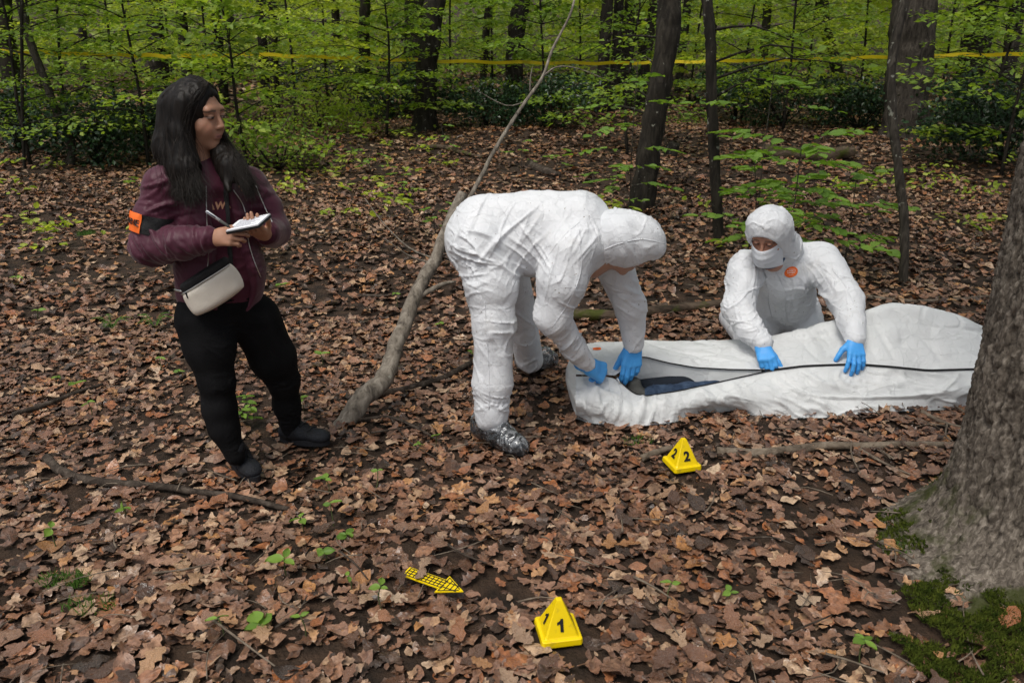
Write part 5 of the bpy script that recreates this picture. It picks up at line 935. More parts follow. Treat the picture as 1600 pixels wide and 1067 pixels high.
# ------------------------------------------------------------------ the worker kneeling behind the bag
def kneeling_worker():
    base = J(1225, 500, 4.55); base[2] = float(gz(base[0], base[1])); hd = J(1201, 368, 4.06)
    ch, be, pe, nk = J(1224, 424, 4.30), J(1224, 464, 4.48), J(1226, 486, 4.62), J(1218, 388, 4.20)
    sr, er, wr = J(1166, 418, 4.22), J(1153, 482, 4.04), J(1190, 540, 3.80); sl, e2, wl = J(1284, 406, 4.26), J(1322, 470, 4.03), J(1335, 530, 3.78)
    gk = lambda x, y, z: A(x, y, float(gz(x, y)) + z); kr, kl = gk(J(1180, 500, 4.42)[0], 4.44, .09), gk(J(1268, 500, 4.42)[0], 4.42, .09); ar, al = gk(kr[0], 4.92, .06), gk(kl[0], 4.92, .06)
    skin = (.42, .215, .145); F = nrm(A(-.52, -.74, -.42)); HB = basis(F); hc = hd
    pr = chain([pe, be, ch, nk], [.14, .14, .13, .06], .05) + chain([pe + A(-.1, 0, 0), kr, ar], [.09, .07, .045], .03) + chain([pe + A(.1, 0, 0), kl, al], [.09, .07, .045], .03) + chain([ch, sr, er, wr], [.08, .055, .045, .03], .03) + chain([ch, sl, e2, wl], [.08, .055, .045, .03], .03) + head_prims(hc, HB, 1.06, female=False) + [rc(nk, hc - HB[2] * .06, .058, .055, .03)]
    p = body(pr, base, lambda V: head_tint(V, hc, HB, 1.06, skin, (.35, .14, .12), (.05, .03, .02)), 'person in white coverall and face mask kneeling behind the bag', [BOX(hc, .14, .0042)])
    cs, ce = J(1192, 537, 3.81), J(1336, 529, 3.785)
    B = [rc(pe, be, .165, .170, .06), rc(be, ch, .170, .160, .06), rc(ch, nk, .140, .090, .05), rc(ch + A(-.10, 0, .04), ch + A(.14, 0, .05), .105, .105, .06), rc(pe + A(-.09, -.02, 0), kr, .120, .105, .04), rc(pe + A(.09, -.02, 0), kl, .120, .105, .04), rc(kr, ar, .095, .075, .03), rc(kl, al, .095, .075, .03),
         rc(sr, er, .096, .082, .045), rc(er, J(1172, 515, 3.90), .080, .066, .035), rc(J(1172, 515, 3.90), cs, .066, .050, .02), rc(sl, e2, .100, .086, .045), rc(e2, J(1330, 502, 3.89), .084, .068, .035), rc(J(1330, 502, 3.89), ce, .068, .052, .02)]
    st = [(J(1160, 450, 4.1), A(.35, 0, 1), .040, (.13, .3, .12), .011, 1), (J(1160, 500, 4.0), A(-.5, 0, 1), .032, (.13, .3, .10), .011, 2), (J(1310, 440, 4.1), A(-.6, 0, 1), .045, (.14, .3, .13), .012, 3), (J(1328, 490, 4.0), A(.3, 0, 1), .036, (.13, .3, .11), .010, 4), (J(1275, 410, 4.15), A(.9, 0, .5), .040, (.11, .3, .11), .013, 5), (J(1225, 470, 4.3), A(.1, 0, 1), .045, (.25, .3, .10), .011, 6), (J(1195, 430, 4.12), A(1, 0, -.35), .050, (.10, .3, .15), .010, 7), (J(1256, 440, 4.12), A(.9, 0, .45), .050, (.10, .3, .15), .010, 8), (J(1225, 500, 4.4), A(.8, 0, .6), .04, (.2, .3, .08), .009, 9), (J(1180, 535, 3.9), A(.5, 0, -.9), .024, (.07, .2, .05), .007, 10), (J(1337, 522, 3.9), A(.1, 0, 1), .022, (.08, .2, .05), .007, 11), (J(1210, 445, 4.15), A(.6, 0, 1), .035, (.10, .3, .08), .010, 12), (J(1250, 475, 4.2), A(-.4, 0, 1), .03, (.12, .3, .08), .010, 13), (J(1150, 470, 4.0), A(.8, 0, .5), .03, (.08, .3, .12), .009, 14), (J(1300, 470, 4.0), A(.9, 0, -.35), .03, (.08, .3, .12), .010, 15)]
    _, V, Q = cloth('coverall', B, M['suit'], p, .0055, st, None, 13, crease=((.16, .009, 13, .04, (.7, 1, 1)), (.085, .005, 18, .045)))
    tb = bvh(V, Q); n = nrm(A(0, -.9, .35)); rt = A(1, 0, 0); u = np.cross(rt, -n) * 1.; u = nrm(np.cross(n, rt)) if np.cross(n, rt)[2] > 0 else -nrm(np.cross(n, rt))
    # front flap over the zip
    top, bot = J(1205, 420, 4.1), J(1226, 498, 4.25); P = spline([top, J(1216, 455, 4.15), bot], 20); ax = nrm(A(1, 0, .12)); gv = []
    for q in P:
        for s in (-1, -.4, .3, 1): gv.append(q + ax * .030 * s)
    gv = onto(tb, A(0, 0, 0), A(1, 0, 0), A(0, 0, 1), nrm(A(0, -1, .3)), [(0, 0)], 0) if False else np.array([(np.array(h) if (h := tb.ray_cast(Vector(q + n * .4), Vector(-n), 1.)[0]) is not None else q) + n * .014 for q in gv])
    mk('front_flap', gv, np.array([[4 * i + j, 4 * i + j + 1, 4 * i + 5 + j, 4 * i + 4 + j] for i in range(19) for j in range(3)]), M['suit'], p)
    for pts in ([J(1196, 424, 4.1), J(1207, 456, 4.15), J(1216, 496, 4.25)], [J(1215, 418, 4.1), J(1226, 454, 4.15), J(1236, 496, 4.25)], [J(1255, 398, 4.1), J(1268, 420, 4.1), J(1276, 450, 4.1)], [J(1182, 408, 4.1), J(1180, 435, 4.1), J(1186, 462, 4.1)], [J(1300, 420, 4.1), J(1322, 455, 4.0), J(1332, 510, 3.9)]): seam(p, tb, pts, n)
    # orange maker's disc with white print
    c = J(1240, 424, 4.1); a = np.linspace(0, 2 * np.pi, 22, endpoint=False); xy = [(0, 0)] + [(.036 * math.cos(t) * r_, .028 * math.sin(t) * r_) for r_ in (.5, 1.) for t in a]; v = onto(tb, c, nrm(A(1, 0, .1)), u, n, xy, .004)
    f = [(0, 1 + i, 1 + (i + 1) % 22) for i in range(22)] + [(1 + i, 23 + i, 23 + (i + 1) % 22, 1 + (i + 1) % 22) for i in range(22)]; disc = mk('logo_disc', v, f, M['orange'], p)
    mb_v, mb_f = [], []
    for q, (w, y, h) in enumerate(((.030, .013, .002), (.050, .004, .0042), (.042, -.006, .0042), (.022, -.016, .002))):
        for s in range(6):
            x0 = -w / 2 + w * s / 6; vv = onto(tb, c, nrm(A(1, 0, .1)), u, n, [(x0, y), (x0 + w / 8.5, y), (x0 + w / 8.5, y + h), (x0, y + h)], .0055); mb_f.append(tuple(len(mb_v) + i for i in range(4))); mb_v += list(vv)
    mk('print', np.array(mb_v), mb_f, M['print_white'], disc)
    # hood, collar, mask
    H = [el(hc - HB[1] * .020 + HB[2] * .030, A(.118, .128, .122), HB, .03), el(hc + HB[1] * .020 + HB[2] * .095, A(.090, .070, .050), HB, .03), rc(hc - HB[1] * .05 - HB[2] * .05, nk + A(.02, .03, -.02), .098, .115, .05), el(hc + HB[1] * .125 - HB[2] * .062, A(.098, .122, .122), HB, .012, 'sub')]
    _, V2, Q2 = cloth('hood', H, M['suit'], p, .0058, [(hc + HB[2] * .08, HB[0] + HB[2] * .2, .045, .12, .006, 22), (nk, A(.4, 0, 1), .025, .10, .007, 23)], None, 25, crease=((.11, .012, 25, .045, (.7, 1, 1)), (.07, .006, 29, .05)))
    P = lambda x, y, z: hc + (HB[0] * x + HB[1] * y + HB[2] * z) * 1.06
    us = np.linspace(-1, 1, 25); vs_ = np.linspace(0, 1, 15); gv = []
    for b in vs_:
        for a in us:
            zz = -.014 - .116 * b + .016 * (a * a) * (1 - 2 * b); yy = .090 + .046 * (1 - a * a) ** .8 * (math.sin(math.pi * min(max(b * .8 + .12, 0), 1)) ** .7) - .055 * a * a - .010 * b; gv.append(P(a * .076, yy + .003 * math.sin(b * 24) * (1 - a ** 4), zz))
    mk('face_mask', np.array(gv), np.array([[25 * j + i, 25 * j + i + 1, 25 * j + 26 + i, 25 * j + 25 + i] for j in range(14) for i in range(24)]), M['mask'], p)
    for s in (-1, 1): mk_tube('ear_loop', spline([P(s * .066, .022, -.018), P(s * .078, .0, -.01), P(s * .080, -.02, .0)], 8), .0018, M['mask'], p, sides=5); mk_tube('ear_loop', spline([P(s * .066, .012, -.10), P(s * .076, -.004, -.06), P(s * .080, -.02, -.02)], 8), .0018, M['mask'], p, sides=5)
    cl = [P(.9 * math.cos(t) * .070, -.005 + .050 * math.sin(t), -.150 + .01 * math.cos(2 * t)) for t in np.linspace(-.6, 3.8, 24)]; mk_tube('collar', spline(cl, 30), .011, M['collar_blue'], p, sides=8)
    # gloves
    tip = J(1213, 577, 3.735); f = nrm(J(1200, 566, 3.70) - wr); g = hand_prims(wr + f * .006, f, nrm(A(.25, .55, -.6)), 1, 1.06, ((.65, .9, .5), (.75, 1.1, .7), (.85, 1.15, .8), (.9, 1.15, .8)), (.8, .45, .5), fat=.002); V, Q = blob(g, .0034, 0, 1); mk('glove', V, Q, M['glove'], p)
    f = nrm(J(1339, 560, 3.69) - wl); g = hand_prims(wl + f * .006, f, nrm(A(0, .75, -.45)), -1, 1.06, ((.25, .40, .35), (.25, .42, .38), (.28, .45, .4), (.35, .5, .4)), (.6, .7, .3), spread=.14, fat=.002); V, Q = blob(g, .0034, 0, 1); mk('glove', V, Q, M['glove'], p)
kneeling_worker()

# ------------------------------------------------------------------ the note taker taking notes
def woman():
    base = G(420, 725); tf = nrm(A(.42, -.91, 0)); tr = A(-tf[1], tf[0], 0) * -1.   # tr: her right
    hs, s = .96, 1.; hc = J(311, 181, 3.10); HB = basis(nrm(A(.95, -.31, -.10))); hp = lambda x, y, z: hc + (HB[0] * x + HB[1] * y + HB[2] * z) * hs
    pe, wa, ch, nk = J(346, 486, 3.15), J(346, 425, 3.13), J(326, 335, 3.12), J(318, 262, 3.12)
    hr, kr, ar = J(314, 500, 3.08), J(338, 598, 3.02), J(368, 708, 2.985); hl, kl, al = J(398, 498, 3.21), J(443, 594, 3.26), J(456, 672, 3.31)
    sr, er, wr = J(257, 292, 3.03), J(234, 385, 2.98), J(336, 372, 2.86); sl, e2, wl = J(387, 290, 3.20), J(427, 360, 3.20), J(412, 366, 2.98)
    skin = (.37, .195, .125)
    fR = nrm(J(360, 369, 2.83) - wr); handR = hand_prims(wr + fR * .004, fR, nrm(A(.25, .75, -.35)), 1, .90, ((.7, .9, .6), (.75, 1., .7), (.85, 1.05, .7), (.95, 1.05, .7)), (.75, .4, .45))
    fL = nrm(J(394, 358, 2.86) - wl); handL = hand_prims(wl + fL * .004, fL, nrm(A(-.15, .3, .85)), -1, .90, ((.35, .5, .4), (.4, .55, .4), (.45, .6, .4), (.5, .6, .4)), (.8, .5, .35))
    pr = chain([pe, wa, ch, nk], [.10, .080, .082, .045], .04) + chain([pe, hr, kr, ar], [.10, .075, .045, .035], .03) + chain([pe, hl, kl, al], [.10, .075, .045, .035], .03) + chain([ch, sr, er, wr], [.07, .045, .038, .024], .02) + chain([ch, sl, e2, wl], [.07, .045, .038, .024], .02) + head_prims(hc, HB, hs) + [rc(nk - A(0, 0, .03), hp(0, -.035, -.10), .050, .047, .03)] + handR + handL
    p = body(pr, base, lambda V: head_tint(V, hc, HB, hs, skin, (.36, .13, .115), (.02, .013, .010)), 'person in maroon bomber jacket and black trousers writing in a notepad', [BOX(hc, .125, .0027), BOX(wr + fR * .07, .10, .0036), BOX(wl + fL * .07, .10, .0036)])
    # trousers
    B = [rc(J(345, 446, 3.14), J(345, 468, 3.14), .155, .160, .04, flat=tf, s=.74), *chain([J(318, 502, 3.08), J(328, 542, 3.05), J(339, 598, 3.02), J(343, 638, 3.01), J(350, 668, 3.0), J(368, 712, 2.985)], [.112, .098, .067, .065, .058, .041], .035), *chain([J(398, 498, 3.21), J(427, 560, 3.24), J(443, 594, 3.26), J(448, 632, 3.29), J(456, 676, 3.31)], [.108, .095, .065, .056, .043], .035)]
    st = [(kr + A(0, -.05, 0), A(.1, 0, 1), .018, (.1, .2, .055), .007, 1), (kl + A(0, -.05, 0), A(-.15, 0, 1), .020, (.1, .2, .06), .007, 2), (J(365, 695, 2.95), A(.2, 0, 1), .015, (.08, .2, .06), .007, 3), (J(455, 655, 3.25), A(.1, 0, 1), .016, (.08, .2, .06), .007, 4), (J(365, 520, 3.05), A(.5, 0, 1), .03, (.14, .2, .09), .006, 5), (J(300, 540, 3.0), A(-.3, 0, 1), .04, (.12, .2, .12), .004, 6)]
    cloth('trousers', B, M['black_jeans'], p, .006, st, None, 5)
    # shirt
    Sh = [rc(J(345, 466, 3.14), wa, .150, .132, .04, flat=tf, s=.74), rc(wa, ch, .132, .138, .05, flat=tf, s=.74), rc(ch, nk + A(0, 0, -.03), .128, .080, .05, flat=tf, s=.8), el(nk + tf * .055 + A(0, 0, .055), A(.055, .05, .055), basis(tf), .01, 'sub')]
    _, SV, SQ = cloth('shirt', Sh, M['shirt'], p, .0075, [(wa + tf * .1, A(.1, 0, 1), .045, (.2, .3, .12), .008, 7), (ch + tf * .1, A(.8, 0, .5), .06, (.2, .3, .15), .005, 8)])
    # jacket: torso shell, open in front, and sleeves
    ctr = [J(340, 268, 2.95), J(356, 320, 2.93), J(368, 385, 2.93), J(376, 480, 2.94)]
    Jk = [rc(J(343, 456, 3.15), wa, .166, .160, .04, flat=tf, s=.80), rc(wa, ch, .160, .160, .05, flat=tf, s=.80), rc(ch, nk + A(0, 0, -.02), .148, .080, .05, flat=tf, s=.85), rc(ch + A(0, 0, .08), sr, .09, .074, .05), rc(ch + A(0, 0, .08), sl, .09, .072, .05)]
    cut = [rc(ctr[0] - tf * .04, ctr[1] - tf * .066, .044, .074, .01), rc(ctr[1] - tf * .066, ctr[2] - tf * .066, .074, .086, .01), rc(ctr[2] - tf * .066, ctr[3] - tf * .07, .086, .098, .01)]
    for q in cut: q['op'] = 'sub'
    slv = [rc(sr, J(240, 340, 2.99), .066, .068, .04), rc(J(240, 340, 2.99), er, .068, .066, .03), rc(er, J(285, 380, 2.90), .070, .062, .03), rc(J(285, 380, 2.90), J(326, 373, 2.867), .062, .044, .02), rc(sl, J(414, 325, 3.21), .064, .064, .04), rc(J(414, 325, 3.21), e2, .064, .062, .03), rc(e2, J(418, 364, 3.04), .064, .050, .03)]
    st = [(J(240, 310, 2.95), A(-.3, 0, 1), .034, (.10, .2, .09), .010, 11), (J(232, 390, 2.9), A(.8, 0, .6), .030, (.10, .2, .10), .011, 12), (J(275, 385, 2.82), A(.95, 0, .15), .030, (.13, .2, .08), .010, 13), (J(270, 350, 2.95), A(.5, 0, 1), .035, (.1, .2, .1), .008, 14), (J(418, 330, 3.1), A(.25, 0, 1), .028, (.09, .2, .10), .011, 15), (J(430, 365, 3.1), A(.6, 0, -.7), .024, (.08, .2, .08), .009, 16), (J(295, 430, 2.98), A(.2, 0, 1), .035, (.12, .2, .10), .010, 17), (J(410, 415, 3.02), A(-.3, 0, 1), .035, (.10, .2, .10), .009, 18), (J(265, 280, 2.95), A(.8, 0, .6), .04, (.09, .2, .07), .007, 19)]
    _, KV, KQ = cloth('jacket', Jk + cut + slv, M['jacket'], p, .0062, st, (.10, .03, .010, .007), 21, beta=.10)
    # knitted cuffs
    for a, b, r0 in ((J(322, 374, 2.872), J(338, 372, 2.858), .040), (J(418, 364, 3.04), J(413, 366, 2.99), .044)): mk_tube('cuff', spline([a, (a + b) / 2, b], 8), [r0 * .95, r0, r0 * .97, r0, r0 * .96, r0 * .98, r0 * .93, r0 * .8], M['rib_knit'], p, sides=18)
    tk = bvh(np.vstack([KV, SV]), np.vstack([KQ, SQ + len(KV)])); nc = nrm(CAM - J(345, 380, 3.0)); nc = nrm(nc * A(1, 1, .4))
    for name, pts in (('zip', [J(322, 292, 2.95), J(323, 340, 2.95), J(326, 400, 2.95), J(318, 440, 2.95), J(290, 464, 2.97)]), ('zip', [J(366, 300, 2.97), J(384, 330, 2.98), J(390, 380, 2.99), J(398, 410, 3.0), J(410, 440, 3.02)])): mk_tube(name, onto_curve(tk, pts, nc, 34, .003), .0019, M['metal'], p, sides=6)
    pl = onto_curve(tk, [J(402, 292, 3.03), J(412, 318, 3.06), J(424, 345, 3.08)], nc, 12, .002); mk_tube('sleeve_zip', pl, .0022, M['metal'], p, sides=6)
    # print on the shirt
    ts = bvh(SV, SQ); rt = nrm(np.cross(A(0, 0, 1), tf)); up = A(0, 0, 1)
    def hit(px, py): h = ts.ray_cast(Vector(CAM), Vector(nrm(ray(px, py))), 9.)[0]; return np.array(h) if h is not None else J(px, py, 2.97)
    for txt, c, size, sh in (('ADVENTURE', hit(350, 296), .034, 0.), ('Awaits', hit(351, 318), .058, .25)):
        v, f = text_mesh(txt, size, .0008 if sh else .0004, sh); v, f = refine(v, f, 1); mk('shirt_print', onto(ts, c, rt, up, tf, v[:, :2], .003), f, M['gold_print'], p)
    # armband with orange patch
    ax = nrm(J(234, 382, 2.98) - J(243, 320, 3.0)); c0 = J(238, 349, 2.985); tka = bvh(KV, KQ); side = nrm(np.cross(ax, A(0, -1, 0))); fr = nrm(np.cross(side, ax)); fr = fr if fr[1] < 0 else -fr; side = side if side[0] < 0 else -side
    def band(a0, a1, h0, h1, lift, n=40):
        v = []; nh = 6
        for a in np.linspace(a0, a1, n):
            d = fr * math.cos(a) + side * math.sin(a)
            for h in np.linspace(h0, h1, nh):
                o_ = c0 + ax * h; hit = tka.ray_cast(Vector(o_ + d * .16), Vector(-d), .16)[0]; rr = np.linalg.norm(np.array(hit) - o_) if hit is not None else .078; rr = min(max(rr, .068), .078); v.append(o_ + d * (rr + lift))
        return np.array(v), np.array([[nh * i + j, nh * i + j + 1, nh * i + nh + 1 + j, nh * i + nh + j] for i in range(n - 1) for j in range(nh - 1)])
    v, f = band(-2.9, 2.9, -.034, .034, .004); ab = mk('armband', v, f, M['black_web'], p); v, f = band(.12, 2.0, -.036, .036, .008, 26); pt = mk('patch', v, f, M['orange'], ab)
    tv, tfc = text_mesh('GENDARMERIE', .031, .0010); tv, tfc = refine(tv, tfc, 1); out = []
    xm = tv[:, 0].max()
    for x, y, _ in tv:
        a = .20 + (xm - x) / .088; d = fr * math.cos(a) + side * math.sin(a); o_ = c0 - ax * y; hit = tka.ray_cast(Vector(o_ + d * .16), Vector(-d), .16)[0]; rr = np.linalg.norm(np.array(hit) - o_) if hit is not None else .078; out.append(o_ + d * (min(max(rr, .068), .078) + .0105))
    mk('lettering', np.array(out), tfc, M['black_ink'], pt)
    # hair
    dn = A(0, 0, -1); Hh = [el(hp(0, -.020, .036), A(.086, .104, .106) * hs, HB, .03), el(hp(0, .112, .018), A(.066, .070, .082) * hs, HB, .012, 'sub'), rc(hp(.074, -.012, .055), hp(.082, -.012, -.06), .028, .032, .03), rc(hp(.082, -.012, -.06), J(292, 262, 3.00), .034, .045, .03), rc(J(292, 262, 3.0), J(303, 304, 2.945), .043, .012, .03),
          rc(hp(.03, -.085, .02), J(268, 232, 3.08), .062, .062, .04), rc(J(268, 232, 3.08), J(282, 300, 2.97), .060, .016, .04), rc(hp(-.03, -.08, .0), J(300, 250, 3.16), .06, .06, .04), rc(hp(-.078, -.01, .04), hp(-.084, .0, -.08), .028, .034, .03), rc(hp(-.084, .0, -.08), J(362, 258, 3.06), .036, .044, .03), rc(J(362, 258, 3.06), J(388, 294, 3.0), .042, .012, .03), rc(J(345, 240, 3.1), J(358, 298, 2.985), .034, .010, .03)]
    V, Q = keep_main(*blob(Hh, .0045, 0, 2)); N = vnormals(V, Q); q = V * A(1, 1, .06); V = relax(V, Q, 4, .5); V = V + N * (.006 * (1 - np.abs(2 * vnoise(q * 60, 2) - 1)) + .003 * vnoise(q * 190, 5) - .004)[:, None]
    V = relax(V, Q, 1, .3); hair = mk('hair', V, Q, M['hair'], p); r = np.random.default_rng(4); mb = MB(); N = vnormals(V, Q)
    gd = [[hp(.0, .045, .128), hp(.060, .04, .085), hp(.092, .0, -.02), J(290, 255, 2.985), J(302, 308, 2.93)], [hp(.0, .02, .145), hp(.075, -.02, .08), hp(.10, -.04, -.04), J(272, 250, 3.0), J(285, 305, 2.95)], [hp(.0, -.03, .148), hp(.055, -.10, .06), hp(.06, -.13, -.06), J(254, 240, 3.08), J(268, 300, 3.0)], [hp(.0, .045, .128), hp(-.060, .04, .085), hp(-.092, .01, -.03), J(362, 250, 3.03), J(385, 298, 2.97)], [hp(0, .0, .147), hp(-.078, -.02, .06), hp(-.10, -.01, -.06), J(375, 255, 3.07), J(398, 290, 3.01)], [hp(.0, .05, .125), hp(.05, .055, .085), hp(.088, .018, .0), hp(.09, .012, -.11), J(318, 300, 2.93)]]
    for k in range(2200):
        a = r.integers(0, 6); b = {0: 1, 1: 2, 2: 1, 3: 4, 4: 3, 5: 0}[int(a)]; w = r.random() * .9; g = np.array(gd[a]) * (1 - w) + np.array(gd[b]) * w; g = g + (r.normal(0, .004, (5, 3)) if k % 6 else r.normal(0, .010, (5, 3))) * np.array([.2, .7, 1.2, 2.4, 3.6])[:, None] + A(0, 0, -1) * np.array([0, 0, 0, .3, 1])[:, None] * r.uniform(-.02, .03); mb.add(*tube(spline(g, 12), np.linspace(.0012, .0004, 12), sides=3, cap=False))
    v, f = mb.out(); mk('hair_strands', v, f, M['hair_strand'], hair)
    # shoes
    shoe(p, 'shoe', G(360, 716) + A(0, 0, .028), G(402, 760) + A(0, 0, .026), .046, .09, J(367, 700, 2.99), M['shoe_dark'], M['sole'], ankle_r=.040); shoe(p, 'shoe', G(440, 694) + A(0, 0, .028), G(514, 700) + A(0, 0, .026), .046, .09, J(457, 664, 3.31), M['shoe_dark'], M['sole'], ankle_r=.040)
    # strap of the pouch, over the shirt
    st_ = onto_curve(tk, [J(353, 292, 2.95), J(356, 330, 2.95), J(359, 380, 2.95), J(362, 425, 2.95)], nc, 26, .004); v, f = tube(st_, .010, sides=8, flat=.25, ref=(1, 0, 0)); o = mk('bag_strap', v, tidy(v, f), M['black_web'], loc=st_[-1]); tag(o, 'black strap of the cream pouch running down over the maroon shirt', 'strap')
    b1 = onto_curve(tk, [J(268, 458, 2.98), J(275, 460, 2.96), J(284, 459, 2.95)], nc, 8, .006); mk_tube('hook', b1, .005, M['metal'], o, sides=6)
    # pouch
    c = J(334, 454, 2.955); Uv = (J(373, 430, 2.955) - J(296, 478, 2.955)) * .5; Vv = (J(322, 434, 2.95) - J(347, 474, 2.96)) * .5; nn = nrm(np.cross(Uv, Vv)); nn = nn if nn[1] < 0 else -nn
    e = empty('pouch', c, 'cream leather pouch hanging at the hip of the note taker', 'pouch'); v, f = pillow(c, Uv * 1.06, Vv, nn, .034, 30, 22, 6., 5., .10, .006); v = v + nn * (.004 * fbm(v * 22, 4, 2) * 2)[:, None]; mk('body', v, f, M['cream'], e)
    v, f = pillow(c + Vv * 1.18 - nn * .006, Uv * .98, Vv * .36, nn, .026, 24, 12, 6., 4., .1); mk('top_panel', v, f, M['black_web'], e); zl = [c + Uv * t + Vv * .93 + nn * (.020 * (1 - t ** 4) ** .5 + .004) for t in np.linspace(-.98, .98, 20)]; mk_tube('zip', zl, .0028, M['metal'], e, sides=6); mk_tube('zip_pull', [zl[2], zl[2] - Vv * .25 + nn * .006, zl[2] - Vv * .42 + nn * .006], .004, M['zip'], e, sides=6)
    # notepad and pen
    c = J(389, 351, 2.845); U = nrm(J(425, 344, 2.80) - J(366, 356, 2.85)) * .072; W = nrm(A(.10, .95, .20)); W = nrm(W - U * (W @ U) / (U @ U)) * .046; nn = nrm(np.cross(U, W)); nn = nn if nn[2] > 0 else -nn; e = empty('notepad', c, 'small white spiral notepad held open by the note taker', 'notepad')
    v, f = box(c, U, W, nn * .0045); mk('cover', v, f, M['black_web'], e, smooth=False); v, f = box(c + nn * .007, U * .97, W * .97, nn * .0024); mk('page', v, f, M['paper'], e, smooth=False); ml = MB()
    for k in range(7): ml.add(*box(c + nn * .0098 + W * (.7 - .22 * k) - U * (.1 * (k % 3)), U * (.75 - .1 * (k % 3)), W * .018, nn * .0003))
    v, f = ml.out(); mk('handwriting', v, f, M['ink_blue'], e, smooth=False)
    for k in range(12): q = c + U * (-.92 + 1.84 * k / 11) + W * .99 + nn * .004; a = np.linspace(0, 6.283, 9); mk_tube('spiral_ring', [q + (W / np.linalg.norm(W) * math.cos(t) + nn * math.sin(t)) * .0065 for t in a], .0011, M['metal'], e, sides=4)
    a, b = J(322, 330, 2.775), J(360, 356, 2.79); e = empty('pen', b, 'white pen in the right hand of the note taker', 'pen'); d = nrm(b - a); L = np.linalg.norm(b - a); mk_tube('barrel', [a, a + d * .004, a + d * L * .55], [.003, .0052, .0052], M['pen'], e, sides=12); mk_tube('grip', [a + d * L * .55, a + d * L * .9, b], [.0053, .0053, .0015], M['shoe_grey'], e, sides=12); v, f = box(a + d * .022 + A(0, -.0062, .002), d * .018, A(.0015, 0, .0015), A(0, .0009, 0)); mk('clip', v, f, M['ink_blue'], e)
woman()
